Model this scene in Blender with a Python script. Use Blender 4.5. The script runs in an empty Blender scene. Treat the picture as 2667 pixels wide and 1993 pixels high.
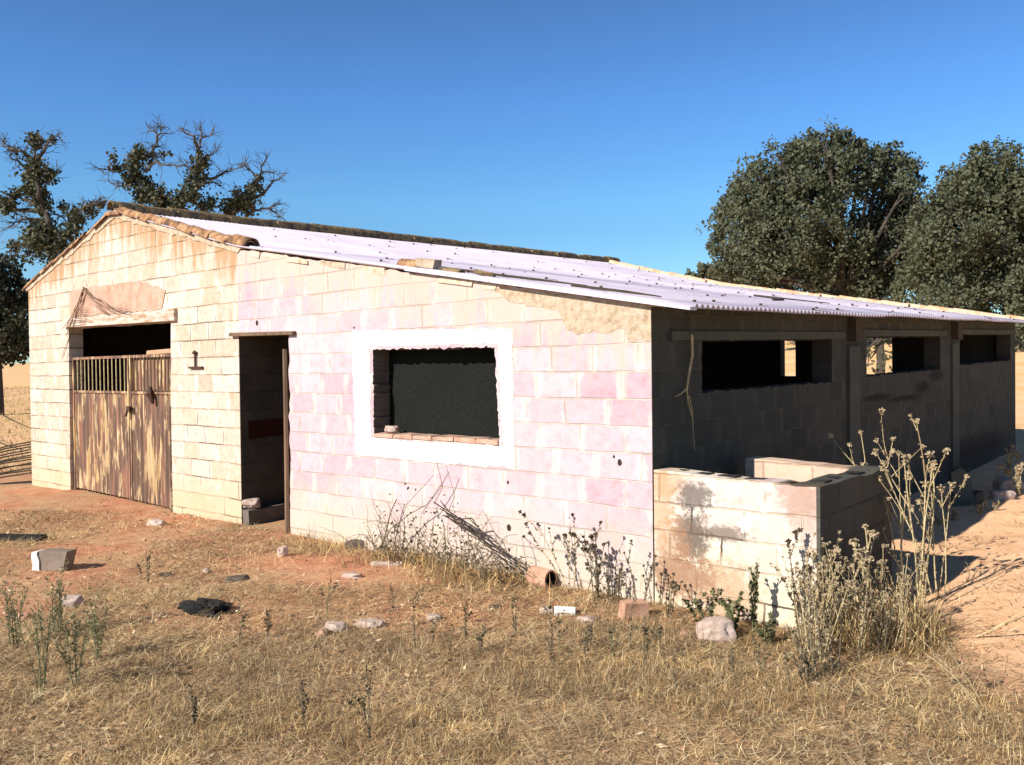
import bpy, math, random
import numpy as np
from mathutils import Vector, Matrix, Euler, noise as mnoise
from mathutils.geometry import tessellate_polygon

R = math.radians
scene = bpy.context.scene
COL = scene.collection

# ------------------------------------------------------------------ camera
FPX, PITCH, ROLL, EYE = 2321.74, 0.0155, 0.0115, 1.689
PW, PH = 2667.0, 1993.0
F0 = Vector((0, math.cos(PITCH), -math.sin(PITCH)))
U0 = Vector((0, math.sin(PITCH), math.cos(PITCH)))
R0 = Vector((1, 0, 0))
CR = R0 * math.cos(ROLL) - U0 * math.sin(ROLL)
CU = R0 * math.sin(ROLL) + U0 * math.cos(ROLL)
cam_d = bpy.data.cameras.new('camera')
cam_d.sensor_width = 36.0
cam_d.lens = 36.0 * FPX / PW
cam_d.clip_start = 0.05
cam_d.clip_end = 3000
cam = bpy.data.objects.new('camera', cam_d)
COL.objects.link(cam)
m = Matrix((CR, CU, -F0)).transposed().to_4x4()
m.translation = Vector((0, 0, EYE))
cam.matrix_world = m
scene.camera = cam

# ------------------------------------------------------------------ sky, sun, exposure
SUN_EL = R(32)
SDX, SDY = 0.80, 0.60                       # horizontal direction the light travels
L = Vector((SDX * math.cos(SUN_EL), SDY * math.cos(SUN_EL), -math.sin(SUN_EL)))
world = bpy.data.worlds.new('World')
scene.world = world
world.use_nodes = True
wn = world.node_tree.nodes
wl = world.node_tree.links
wn.clear()
sky = wn.new('ShaderNodeTexSky')
sky.sky_type = 'NISHITA'
sky.sun_disc = False
sky.sun_elevation = SUN_EL
sky.sun_rotation = math.atan2(-SDX, -SDY) % (2 * math.pi)
sky.altitude = 600
sky.air_density = 1.0
sky.dust_density = 0.3
sky.ozone_density = 3.0
hs = wn.new('ShaderNodeHueSaturation')
hs.inputs['Saturation'].default_value = 1.29
hs.inputs['Value'].default_value = 1.0
bg = wn.new('ShaderNodeBackground')
bg.inputs['Strength'].default_value = 0.128
wo = wn.new('ShaderNodeOutputWorld')
wl.new(sky.outputs[0], hs.inputs['Color'])
tc = wn.new('ShaderNodeTexCoord')
sx = wn.new('ShaderNodeSeparateXYZ')
rp = wn.new('ShaderNodeValToRGB')
el = rp.color_ramp.elements
while len(el) < 6:
    el.new(0.5)
for e_, (p_, c_) in zip(el, ((0.0, (0.95, 1.25, 1.45)), (0.15, (1.3, 1.4, 1.42)), (0.18, (1.5, 1.55, 1.55)), (0.285, (1.75, 1.54, 1.68)), (0.374, (1.95, 1.40, 1.45)), (0.60, (0.7, 0.7, 0.7)))):
    e_.position = p_
    e_.color = (c_[0] / 2, c_[1] / 2, c_[2] / 2, 1)
wl.new(tc.outputs['Generated'], sx.inputs[0])
wl.new(sx.outputs[2], rp.inputs[0])
mu = wn.new('ShaderNodeMix')
mu.data_type = 'RGBA'
mu.blend_type = 'MULTIPLY'
mu.inputs[0].default_value = 1.0
wl.new(hs.outputs[0], mu.inputs[6])
wl.new(rp.outputs[0], mu.inputs[7])
wl.new(mu.outputs[2], bg.inputs['Color'])
wl.new(bg.outputs[0], wo.inputs['Surface'])

sd = bpy.data.lights.new('sun', 'SUN')
sd.energy = 5.0
sd.angle = R(0.5)
sd.color = (1.0, 0.92, 0.83)
sun = bpy.data.objects.new('sun', sd)
sun.rotation_mode = 'QUATERNION'
sun.rotation_quaternion = L.to_track_quat('-Z', 'Y')
sun.location = (-20, -15, 20)
COL.objects.link(sun)

vs = scene.view_settings
vs.view_transform = 'Standard'
vs.look = 'None'
vs.exposure = 0.7
vs.gamma = 1.0
vs.use_curve_mapping = False

# ------------------------------------------------------------------ building frame
CX, CY, YAW = 0.9964, 6.3669, 0.7194
CYW, SYW = math.cos(YAW), math.sin(YAW)
SH = 0.0213                                   # the site climbs gently along the side wall


def uv_of(x, y):
    dx, dy = x - CX, y - CY
    return -dx * CYW + dy * SYW, dx * SYW + dy * CYW


def sstep(a, b, t):
    t = min(1.0, max(0.0, (t - a) / (b - a)))
    return t * t * (3 - 2 * t)


def ground_z(x, y):
    u, v = uv_of(x, y)
    vv = 0.5 * (v + math.sqrt(v * v + 0.4)) - 0.3 if v < 30 else v
    vv = min(vv, 60)
    z = SH * max(vv, 0) if v > -0.5 else 0.0
    z += 2.45 * sstep(12, 45, v)
    # low bank of sand on the side of the shaded wall
    z += 0.12 * sstep(0.9, 2.4, -u) * sstep(-2.0, 2.0, v) * (1 - sstep(16, 22, v))
    d = math.hypot(x, y)
    n = mnoise.noise((x * 0.55, y * 0.55, 0)) * 0.035 + mnoise.noise((x * 1.9, y * 1.9, 3)) * 0.018
    n += mnoise.noise((x * 6, y * 6, 5)) * 0.008
    if d > 25:
        n += mnoise.noise((x * 0.05, y * 0.05, 9)) * 0.5 * sstep(25, 60, d)
    return z + n - 0.01


def ray(px, py):
    X = px - PW / 2
    Y = py - PH / 2
    return (F0 + CR * (X / FPX) - CU * (Y / FPX))


def at(px, py, lift=0.0):
    """the spot of ground seen at a photograph pixel"""
    r = ray(px, py)
    z = 0.05
    P = Vector((0, 0, 0))
    for _ in range(12):
        t = (z - EYE) / r.z
        P = Vector((0, 0, EYE)) + r * t
        z = ground_z(P.x, P.y)
    return Vector((P.x, P.y, z + lift))


def deep(px, py, depth):
    r = ray(px, py)
    return Vector((0, 0, EYE)) + r * (depth / r.y)


# ------------------------------------------------------------------ tagging helpers
def tag(o, label=None, cat=None, group=None, kind=None):
    if label:
        o['label'] = label
    if cat:
        o['category'] = cat
    if group:
        o['group'] = group
    if kind:
        o['kind'] = kind
    return o


def empty(name, loc=(0, 0, 0), rz=0.0):
    o = bpy.data.objects.new(name, None)
    o.empty_display_size = 0.1
    o.location = loc
    o.rotation_euler = (0, 0, rz)
    COL.objects.link(o)
    return o


class MB:
    def __init__(s):
        s.v = []
        s.f = []
        s.m = []

    def quad(s, pts, mi=0):
        b = len(s.v)
        s.v += [tuple(p) for p in pts]
        s.f.append(tuple(range(b, b + len(pts))))
        s.m.append(mi)

    def box(s, c, d, rot=None, mi=0, jit=0.0, rnd=None, taper=1.0):
        b = len(s.v)
        c = Vector(c)
        for sz in (-1, 1):
            for sx, sy in ((-1, -1), (1, -1), (1, 1), (-1, 1)):
                k = taper if sz > 0 else 1.0
                p = Vector((sx * d[0] / 2 * k, sy * d[1] / 2 * k, sz * d[2] / 2))
                if jit and rnd:
                    p += Vector((rnd.uniform(-jit, jit), rnd.uniform(-jit, jit), rnd.uniform(-jit, jit)))
                if rot is not None:
                    p = rot @ p
                s.v.append(tuple(c + p))
        for q in ((0, 3, 2, 1), (4, 5, 6, 7), (0, 1, 5, 4), (1, 2, 6, 5), (2, 3, 7, 6), (3, 0, 4, 7)):
            s.f.append(tuple(b + i for i in q))
            s.m.append(mi)

    def tube(s, pts, radii, n=5, mi=0, cap=True):
        pts = [Vector(p) for p in pts]
        b0 = len(s.v)
        k = len(pts)
        ref = Vector((0.31, 0.2, 0.93)).normalized()
        for i, p in enumerate(pts):
            t = (pts[min(i + 1, k - 1)] - pts[max(i - 1, 0)])
            if t.length < 1e-9:
                t = Vector((0, 0, 1))
            t.normalize()
            a = t.cross(ref)
            if a.length < 1e-3:
                a = t.cross(Vector((1, 0, 0)))
            a.normalize()
            c = t.cross(a)
            r = radii[i] if hasattr(radii, '__len__') else radii
            for j in range(n):
                w = 2 * math.pi * j / n
                s.v.append(tuple(p + a * (r * math.cos(w)) + c * (r * math.sin(w))))
        for i in range(k - 1):
            for j in range(n):
                j2 = (j + 1) % n
                s.f.append((b0 + i * n + j, b0 + i * n + j2, b0 + (i + 1) * n + j2, b0 + (i + 1) * n + j))
                s.m.append(mi)
        if cap:
            s.f.append(tuple(b0 + j for j in reversed(range(n))))
            s.m.append(mi)
            s.f.append(tuple(b0 + (k - 1) * n + j for j in range(n)))
            s.m.append(mi)

    def prism(s, loops, fn, d0, d1, mi=0, mb_=None, mh=None):
        """flat outline (first loop) with holes (other loops), pushed from depth d0 to d1; fn(a, z, d) -> point"""
        flat = [p for lp in loops for p in lp]
        tri = tessellate_polygon([[Vector((p[0], p[1], 0)) for p in lp] for lp in loops])
        b = len(s.v)
        n = len(flat)
        for d in (d0, d1):
            for p in flat:
                s.v.append(tuple(fn(p[0], p[1], d)))
        for t in tri:
            s.f.append((b + t[0], b + t[1], b + t[2]))
            s.m.append(mi)
            s.f.append((b + n + t[2], b + n + t[1], b + n + t[0]))
            s.m.append(mi if mb_ is None else mb_)
        o = 0
        for li, lp in enumerate(loops):
            k = len(lp)
            for i in range(k):
                i2 = (i + 1) % k
                s.f.append((b + o + i, b + o + i2, b + n + o + i2, b + n + o + i))
                s.m.append(mh if (mh is not None and li) else mi)
            o += k

    def build(s, name, mats, parent=None, smooth=False, recalc=True):
        me = bpy.data.meshes.new(name)
        me.from_pydata(s.v, [], s.f)
        if not isinstance(mats, (list, tuple)):
            mats = [mats]
        for mt in mats:
            me.materials.append(mt)
        if len(mats) > 1:
            me.polygons.foreach_set('material_index', s.m)
        if smooth:
            me.polygons.foreach_set('use_smooth', [True] * len(me.polygons))
        me.update()
        if recalc:
            import bmesh
            bm = bmesh.new()
            bm.from_mesh(me)
            bmesh.ops.recalc_face_normals(bm, faces=bm.faces)
            bm.to_mesh(me)
            bm.free()
        o = bpy.data.objects.new(name, me)
        COL.objects.link(o)
        if parent is not None:
            o.parent = parent
        return o


def np_quads(name, V, mat_, parent=None, smooth=False, k=4):
    """V: (n, k, 3) separate faces of k corners"""
    n = V.shape[0]
    me = bpy.data.meshes.new(name)
    me.vertices.add(n * k)
    me.vertices.foreach_set('co', V.reshape(-1).astype(np.float32))
    me.loops.add(n * k)
    me.loops.foreach_set('vertex_index', np.arange(n * k, dtype=np.int32))
    me.polygons.add(n)
    me.polygons.foreach_set('loop_start', np.arange(0, n * k, k, dtype=np.int32))
    me.polygons.foreach_set('loop_total', np.full(n, k, dtype=np.int32))
    me.materials.append(mat_)
    me.update(calc_edges=True)
    o = bpy.data.objects.new(name, me)
    COL.objects.link(o)
    if parent is not None:
        o.parent = parent
    return o


def np_strips(name, P, mat_, parent=None):
    """P: (n, s, 2, 3) blades of s cross pairs"""
    n, s = P.shape[:2]
    V = P.reshape(n * s * 2, 3)
    base = (np.arange(n) * s * 2)[:, None, None]
    seg = (np.arange(s - 1) * 2)[None, :, None]
    q = np.array([0, 1, 3, 2])[None, None, :]
    F = (base + seg + q).reshape(-1, 4)
    me = bpy.data.meshes.new(name)
    me.vertices.add(len(V))
    me.vertices.foreach_set('co', V.reshape(-1).astype(np.float32))
    me.loops.add(F.size)
    me.loops.foreach_set('vertex_index', F.reshape(-1).astype(np.int32))
    me.polygons.add(len(F))
    me.polygons.foreach_set('loop_start', np.arange(0, F.size, 4, dtype=np.int32))
    me.polygons.foreach_set('loop_total', np.full(len(F), 4, dtype=np.int32))
    me.materials.append(mat_)
    me.update(calc_edges=True)
    o = bpy.data.objects.new(name, me)
    COL.objects.link(o)
    if parent is not None:
        o.parent = parent
    return o


# ------------------------------------------------------------------ material helpers
class NT:
    def __init__(s, name, rough=0.9, spec=0.2):
        s.mat = bpy.data.materials.new(name)
        s.mat.use_nodes = True
        s.n = s.mat.node_tree.nodes
        s.l = s.mat.node_tree.links
        s.p = s.n['Principled BSDF']
        s.out = s.n['Material Output']
        s.p.inputs['Roughness'].default_value = rough
        s.p.inputs['Specular IOR Level'].default_value = spec

    def put(s, inp, v):
        if hasattr(v, 'is_linked') or isinstance(v, bpy.types.NodeSocket):
            s.l.new(v, inp)
        elif isinstance(v, (tuple, list)) and len(v) == 3 and inp.type == 'RGBA':
            inp.default_value = (*v, 1)
        else:
            inp.default_value = v

    def obj(s):
        return s.n.new('ShaderNodeTexCoord').outputs['Object']

    def pos(s):
        return s.n.new('ShaderNodeNewGeometry').outputs['Position']

    def island(s):
        return s.n.new('ShaderNodeNewGeometry').outputs['Random Per Island']

    def sep(s, v):
        k = s.n.new('ShaderNodeSeparateXYZ')
        s.l.new(v, k.inputs[0])
        return k.outputs

    def comb(s, x=0.0, y=0.0, z=0.0):
        k = s.n.new('ShaderNodeCombineXYZ')
        for i, q in enumerate((x, y, z)):
            s.put(k.inputs[i], q)
        return k.outputs[0]

    def math(s, op, a, b=0.0, c=None, clamp=False):
        k = s.n.new('ShaderNodeMath')
        k.operation = op
        k.use_clamp = clamp
        s.put(k.inputs[0], a)
        s.put(k.inputs[1], b)
        if c is not None:
            s.put(k.inputs[2], c)
        return k.outputs[0]

    def vmath(s, op, a, b):
        k = s.n.new('ShaderNodeVectorMath')
        k.operation = op
        s.put(k.inputs[0], a)
        s.put(k.inputs[1], b)
        return k.outputs[0]

    def noise(s, vec, scale, detail=4.0, rough=0.55, dist=0.0, color=False):
        k = s.n.new('ShaderNodeTexNoise')
        if vec is not None:
            s.l.new(vec, k.inputs['Vector'])
        k.inputs['Scale'].default_value = scale
        k.inputs['Detail'].default_value = detail
        k.inputs['Roughness'].default_value = rough
        k.inputs['Distortion'].default_value = dist
        return k.outputs['Color' if color else 'Fac']

    def vor(s, vec, scale, feature='F1', out='Distance'):
        k = s.n.new('ShaderNodeTexVoronoi')
        k.feature = feature
        s.l.new(vec, k.inputs['Vector'])
        k.inputs['Scale'].default_value = scale
        return k.outputs[out]

    def ramp(s, fac, stops, interp='LINEAR'):
        k = s.n.new('ShaderNodeValToRGB')
        k.color_ramp.interpolation = interp
        e = k.color_ramp.elements
        while len(e) < len(stops):
            e.new(0.5)
        for el, (p, c) in zip(e, stops):
            el.position = p
            el.color = (*c, 1) if isinstance(c, (tuple, list)) else (c, c, c, 1)
        s.put(k.inputs[0], fac)
        return k.outputs[0]

    def step(s, fac, a, b):
        k = s.n.new('ShaderNodeMapRange')
        k.interpolation_type = 'SMOOTHSTEP'
        s.put(k.inputs['Value'], fac)
        k.inputs['From Min'].default_value = a
        k.inputs['From Max'].default_value = b
        return k.outputs['Result']

    def mix(s, fac, a, b, mode='MIX'):
        k = s.n.new('ShaderNodeMix')
        k.data_type = 'RGBA'
        k.blend_type = mode
        s.put(k.inputs[0], fac)
        s.put(k.inputs[6], a)
        s.put(k.inputs[7], b)
        return k.outputs[2]

    def bump(s, h, strength=0.5, dist=0.01, normal=None):
        k = s.n.new('ShaderNodeBump')
        k.inputs['Strength'].default_value = strength
        k.inputs['Distance'].default_value = dist
        s.l.new(h, k.inputs['Height'])
        if normal is not None:
            s.l.new(normal, k.inputs['Normal'])
        s.l.new(k.outputs[0], s.p.inputs['Normal'])
        return k.outputs[0]

    def brick(s, vec, w, h, mortar, smooth, c1, c2, cm, offset=0.5):
        k = s.n.new('ShaderNodeTexBrick')
        k.offset = offset
        k.squash = 1.0
        s.l.new(vec, k.inputs['Vector'])
        s.put(k.inputs['Color1'], c1)
        s.put(k.inputs['Color2'], c2)
        s.put(k.inputs['Mortar'], cm)
        k.inputs['Scale'].default_value = 1.0
        k.inputs['Mortar Size'].default_value = mortar
        k.inputs['Mortar Smooth'].default_value = smooth
        k.inputs['Bias'].default_value = 0.0
        k.inputs['Brick Width'].default_value = w
        k.inputs['Row Height'].default_value = h
        return k.outputs['Color'], k.outputs['Fac']

    def base(s, c):
        s.put(s.p.inputs['Base Color'], c)


def translucent(nt, color, amount):
    t = nt.n.new('ShaderNodeBsdfTranslucent')
    nt.put(t.inputs['Color'], color)
    mx = nt.n.new('ShaderNodeMixShader')
    mx.inputs[0].default_value = amount
    nt.l.new(nt.p.outputs[0], mx.inputs[1])
    nt.l.new(t.outputs[0], mx.inputs[2])
    nt.l.new(mx.outputs[0], nt.out.inputs['Surface'])


def block_mat(name, axis, c1, c2, cm, smear, smear_amt, dirt, tight=False, cloud=0.2, mottle=0.7, top_stain=None, zoff=0.06, aoff=0.17,
              dark_joint=0.5, soot=None, sag=0.012):
    t = NT(name, 0.92, 0.15)
    o = t.obj()
    sp = t.sep(o)
    a = sp[0] if axis == 'x' else sp[1]
    z = sp[2]
    if axis == 'y':
        z = t.math('SUBTRACT', z, t.math('MULTIPLY', a, SH))
    flat = t.comb(a, z, 0.0)
    wob = t.noise(flat, 2.2, 2.0, 0.5, color=True)
    wob = t.vmath('SUBTRACT', wob, (0.5, 0.5, 0.5))
    wv = t.vmath('MULTIPLY', wob, (0.05, sag * 2.2, 0.0))
    fine = t.vmath('SUBTRACT', t.noise(flat, 22.0, 2.0, 0.5, color=True), (0.5, 0.5, 0.5))
    fine = t.vmath('MULTIPLY', fine, (0.012, 0.012, 0.0))
    vec = t.vmath('ADD', t.vmath('ADD', flat, wv), fine)
    vec = t.vmath('ADD', vec, (10.0 + aoff, 10.0 - zoff, 0.0))
    # the bond is uneven: every course starts somewhere else
    rowi = t.math('FLOOR', t.math('DIVIDE', t.sep(vec)[1], 0.2))
    wn_ = t.n.new('ShaderNodeTexWhiteNoise')
    wn_.noise_dimensions = '1D'
    t.l.new(rowi, wn_.inputs['W'])
    vec = t.vmath('ADD', vec, t.comb(t.math('MULTIPLY', wn_.outputs['Value'], 0.16), 0.0, 0.0))
    rnd_, fac = t.brick(vec, 0.4, 0.2, 0.0075, 0.3, (0, 0, 0), (1, 1, 1), (0.5, 0.5, 0.5))
    mid = tuple(0.5 * (p + q_) for p, q_ in zip(c1, c2))
    if tight:
        pal = [(0.0, c1), (0.4, mid), (0.8, c2), (1.0, c1)]
    else:
      pal = [(0.0, c1), (0.35, mid), (0.65, c2), (0.82, tuple(0.6 * p + 0.4 * q_ for p, q_ in zip(c2, smear))), (1.0, tuple(0.82 * p for p in c1))]
    colr = t.ramp(t.sep(rnd_)[0], pal)
    colr = t.mix(t.math('MULTIPLY', fac, 0.9), colr, cm)
    # wide hand-smeared mortar down the upright joints
    even = t.math('SUBTRACT', 1.0, t.math('MODULO', rowi, 2.0))
    xx = t.math('DIVIDE', t.math('ADD', t.sep(vec)[0], t.math('MULTIPLY', even, 0.2)), 0.4)
    jd = t.math('MULTIPLY', t.math('SUBTRACT', 0.5, t.math('ABSOLUTE', t.math('SUBTRACT', t.math('FRACT', xx), 0.5))), 0.4)
    jn = t.noise(t.vmath('MULTIPLY', flat, (1.0, 0.55, 1.0)), 6.0, 4.0, 0.6)
    jd = t.math('ADD', jd, t.math('MULTIPLY', t.math('SUBTRACT', jn, 0.42), 0.22))
    fac2 = t.math('SUBTRACT', 1.0, t.step(jd, 0.005, 0.075), clamp=True)
    n1 = t.noise(flat, 3.1, 4.0, 0.6)
    n2 = t.noise(t.vmath('MULTIPLY', flat, (1.6, 0.8, 1.0)), 5.0, 5.0, 0.65)
    big = t.noise(flat, 0.7, 3.0, 0.5)
    grain = t.noise(flat, 90.0, 4.0, 0.7)
    col = t.mix(t.step(n1, 0.35, 0.75), colr, t.mix(0.5, colr, c2))
    sm = t.math('MULTIPLY', fac2, t.step(n2, 0.36, 0.50))
    sm = t.math('MULTIPLY', sm, smear_amt, clamp=True)
    col = t.mix(sm, col, smear)
    # blotches and drips
    mot = t.ramp(t.noise(flat, 11.0, 6.0, 0.7), [(0.30, (0.70, 0.66, 0.60)), (0.48, (0.95, 0.94, 0.92)), (0.70, (1.06, 1.06, 1.05))])
    col = t.mix(mottle, col, t.mix(1.0, col, mot, 'MULTIPLY'))
    drip = t.step(t.noise(t.vmath('MULTIPLY', flat, (9.0, 0.8, 1.0)), 1.5, 5.0, 0.65), 0.58, 0.74)
    col = t.mix(t.math('MULTIPLY', drip, mottle * 0.55), col, tuple(0.72 * c_ for c_ in dirt))
    # general cloudiness
    col = t.mix(t.math('MULTIPLY', t.step(big, 0.4, 0.7), cloud), col, smear)
    # dirt splash near the ground
    dz = t.math('ADD', z, t.math('MULTIPLY', t.math('SUBTRACT', n1, 0.5), 0.9))
    low = t.math('SUBTRACT', 1.0, t.step(dz, 0.05, 0.75), clamp=True)
    col = t.mix(t.math('MULTIPLY', low, 0.75), col, dirt)
    # run-off below the verge
    if top_stain is not None:
        slope, h0, u0, stain_c = top_stain
        dist = t.math('SUBTRACT', h0, t.math('ADD', z, t.math('MULTIPLY', t.math('ABSOLUTE', t.math('SUBTRACT', a, u0)), slope)))
        streak = t.noise(t.vmath('MULTIPLY', flat, (6.0, 0.7, 1.0)), 1.6, 4.0, 0.6)
        dd = t.math('SUBTRACT', dist, t.math('MULTIPLY', t.math('SUBTRACT', streak, 0.35), 1.6))
        near = t.math('SUBTRACT', 1.0, t.step(dd, -0.25, 0.22), clamp=True)
        col = t.mix(t.math('MULTIPLY', near, 0.8), col, stain_c)
    # open joints
    dj = t.math('MULTIPLY', fac, t.step(t.noise(flat, 1.7, 3.0, 0.5), 0.46, 0.60))
    col = t.mix(t.math('MULTIPLY', dj, dark_joint), col, (0.10, 0.075, 0.05))
    if soot is not None:
        for (sa, sz, ra, rz_, cc, st) in soot:
            q = t.vmath('MULTIPLY', t.vmath('SUBTRACT', flat, (sa, sz, 0.0)), (1 / ra, 1 / rz_, 0))
            ln = t.n.new('ShaderNodeVectorMath')
            ln.operation = 'LENGTH'
            t.l.new(q, ln.inputs[0])
            fz = t.math('ADD', ln.outputs['Value'], t.math('MULTIPLY', t.math('SUBTRACT', t.noise(flat, 16.0, 8.0, 0.85), 0.5), 3.0))
            mk = t.math('SUBTRACT', 1.0, t.step(fz, 0.45, 1.0), clamp=True)
            col = t.mix(t.math('MULTIPLY', mk, st), col, cc)
    col = t.mix(t.math('MULTIPLY', t.step(grain, 0.52, 0.75), 0.4), col, (0.24, 0.19, 0.15), 'MIX')
    pits = t.math('SUBTRACT', 1.0, t.step(t.vor(flat, 9.0), 0.02, 0.05), clamp=True)
    col = t.mix(t.math('MULTIPLY', pits, 0.35), col, (0.15, 0.12, 0.09))
    t.base(col)
    h = t.math('SUBTRACT', t.math('MULTIPLY', grain, 0.25), t.math('MULTIPLY', fac, 1.0))
    h = t.math('ADD', h, t.math('MULTIPLY', t.noise(flat, 14.0, 4.0, 0.6), 0.5))
    t.bump(h, 0.9, 0.012)
    return t.mat


def simple(name, cols, scale=6.0, rough=0.9, bump=0.3, bdist=0.006, stretch=(1, 1, 1), spec=0.2, detail=6.0, lo=0.3, hi=0.7):
    t = NT(name, rough, spec)
    o = t.vmath('MULTIPLY', t.obj(), stretch)
    n = t.noise(o, scale, detail, 0.65)
    k = len(cols)
    col = t.ramp(n, [(lo + (hi - lo) * i / max(1, k - 1), c) for i, c in enumerate(cols)])
    g = t.noise(o, scale * 9, 4.0, 0.7)
    col = t.mix(t.math('MULTIPLY', t.step(g, 0.5, 0.8), 0.3), col, tuple(c * 0.45 for c in cols[0]))
    t.base(col)
    t.bump(t.math('ADD', n, t.math('MULTIPLY', g, 0.4)), bump, bdist)
    return t.mat


def varied(name, cols, trans=0.0, rough=0.85, patch=None):
    """one colour per blade or leaf"""
    t = NT(name, rough, 0.15)
    r = t.island()
    k = len(cols)
    col = t.ramp(r, [(i / k, c) for i, c in enumerate(cols)], 'CONSTANT')
    if patch:
        # older, greyer mats beside fresh yellow ones
        P_ = t.pos()
        pn = t.math('ADD', t.math('MULTIPLY', t.noise(P_, 1.1, 3.0, 0.55), 0.6), t.math('MULTIPLY', t.noise(P_, 4.5, 4.0, 0.6), 0.4))
        col = t.mix(1.0, col, t.ramp(pn, [(0.38, patch[0]), (0.52, (0.95, 0.95, 0.95)), (0.66, patch[1])]), 'MULTIPLY')
    t.base(col)
    if trans:
        translucent(t, col, trans)
    return t.mat


M = {}
M['annex'] = block_mat('annex_blocks', 'x', (0.465, 0.305, 0.355), (0.53, 0.41, 0.445), (0.54, 0.445, 0.375), (0.62, 0.575, 0.52), 1.0,
                       (0.49, 0.43, 0.32), tight=True, top_stain=(-0.175, 1.98, 0.0, (0.50, 0.40, 0.32)), dark_joint=0.32)
M['gable'] = block_mat('gable_blocks', 'x', (0.47, 0.37, 0.27), (0.535, 0.455, 0.385), (0.33, 0.235, 0.14), (0.64, 0.595, 0.52), 1.1,
                       (0.52, 0.39, 0.24), top_stain=(0.26, 3.82, -8.26, (0.36, 0.20, 0.085)), dark_joint=0.8, mottle=1.0)
M['side'] = block_mat('side_blocks_shaded', 'y', (0.040, 0.046, 0.040), (0.053, 0.059, 0.050), (0.078, 0.082, 0.068), (0.080, 0.082, 0.068), 0.9,  # the wall's shade is put into the block colour
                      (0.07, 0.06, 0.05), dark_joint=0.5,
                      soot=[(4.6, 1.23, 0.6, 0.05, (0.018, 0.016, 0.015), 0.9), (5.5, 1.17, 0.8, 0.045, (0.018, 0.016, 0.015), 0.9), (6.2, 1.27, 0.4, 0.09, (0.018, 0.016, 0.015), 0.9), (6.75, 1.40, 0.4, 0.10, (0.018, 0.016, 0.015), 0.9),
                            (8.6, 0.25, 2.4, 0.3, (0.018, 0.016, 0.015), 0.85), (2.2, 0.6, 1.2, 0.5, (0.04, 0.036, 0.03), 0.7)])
M['old_wall'] = block_mat('old_inner_blocks_shaded', 'y', (0.052, 0.046, 0.037), (0.072, 0.063, 0.05), (0.045, 0.038, 0.03), (0.10, 0.088, 0.07), 0.5, (0.05, 0.042, 0.033), dark_joint=0.6)  # darkened so the doorway wall carries its shade in the colour
M['pen'] = block_mat('pen_blocks', 'x', (0.53, 0.42, 0.41), (0.64, 0.57, 0.49), (0.46, 0.36, 0.26), (0.74, 0.70, 0.63), 1.1,
                     (0.58, 0.52, 0.36), dark_joint=1.0, aoff=0.02, zoff=-0.07, mottle=1.0,
                     soot=[(0.30, 0.50, 0.20, 0.26, (0.10, 0.075, 0.06), 0.9), (0.55, 0.56, 0.25, 0.07, (0.13, 0.10, 0.08), 0.8), (1.12, 0.75, 0.13, 0.3, (0.42, 0.28, 0.22), 0.6), (0.14, 0.86, 0.2, 0.12, (0.46, 0.32, 0.20), 0.7), (0.15, 0.35, 0.2, 0.4, (0.36, 0.20, 0.11), 0.6), (0.55, 0.15, 0.35, 0.3, (0.40, 0.25, 0.15), 0.7), (0.24, 0.22, 0.36, 0.22, (0.27, 0.15, 0.09), 0.8),
                           (0.35, 0.80, 0.2, 0.12, (0.12, 0.10, 0.09), 0.85), (1.1, 0.86, 0.2, 0.2, (0.34, 0.22, 0.16), 0.6), (0.05, 0.75, 0.16, 0.4, (0.42, 0.25, 0.12), 0.6)])
M['pen_in'] = block_mat('pen_inner_blocks', 'x', (0.58, 0.40, 0.31), (0.62, 0.46, 0.34), (0.36, 0.24, 0.16), (0.60, 0.48, 0.38), 0.7,
                        (0.55, 0.42, 0.26), dark_joint=0.8, zoff=-0.07)
M['pen_side_shaded'] = block_mat('pen_side_blocks_shaded', 'y', (0.068, 0.069, 0.058), (0.085, 0.085, 0.07), (0.03, 0.028, 0.022), (0.08, 0.076, 0.062), 0.6,  # same pen blocks, shade of this side painted into the colour
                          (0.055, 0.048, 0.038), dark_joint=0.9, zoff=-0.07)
M['jamb'] = simple('shaded_block_edge', [(0.10, 0.085, 0.07), (0.16, 0.135, 0.11)], 5.0)  # reveal colour darkened to paint the shade in the openings
M['inside'] = simple('interior_blocks_shaded', [(0.035, 0.032, 0.028), (0.07, 0.063, 0.055)], 2.0)  # unlit look of the interior painted into the block colour
M['plaster'] = simple('white_plaster', [(0.62, 0.57, 0.51), (0.72, 0.70, 0.66), (0.76, 0.74, 0.71)], 4.0, bump=0.35, lo=0.2, hi=0.55)
M['mortar'] = simple('ochre_mortar', [(0.30, 0.22, 0.14), (0.48, 0.38, 0.27), (0.54, 0.46, 0.36)], 16.0, bump=0.9, bdist=0.02)
M['lintel'] = simple('concrete_lintel', [(0.32, 0.21, 0.13), (0.48, 0.37, 0.29), (0.56, 0.46, 0.40)], 4.0, stretch=(1, 1, 4), lo=0.38, hi=0.6)
M['lintel_shaded'] = simple('side_lintel_shaded', [(0.060, 0.064, 0.052), (0.085, 0.088, 0.07)], 3.0)  # side wall concrete with shade painted into its colour
M['red_band'] = simple('pink_render', [(0.34, 0.19, 0.125), (0.44, 0.285, 0.21), (0.50, 0.36, 0.28)], 5.0)
M['tile'] = simple('weathered_clay_tile', [(0.035, 0.03, 0.024), (0.20, 0.11, 0.055), (0.36, 0.19, 0.095), (0.38, 0.29, 0.16)], 9.0, bump=0.8, bdist=0.015, lo=0.34, hi=0.64)
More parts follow.
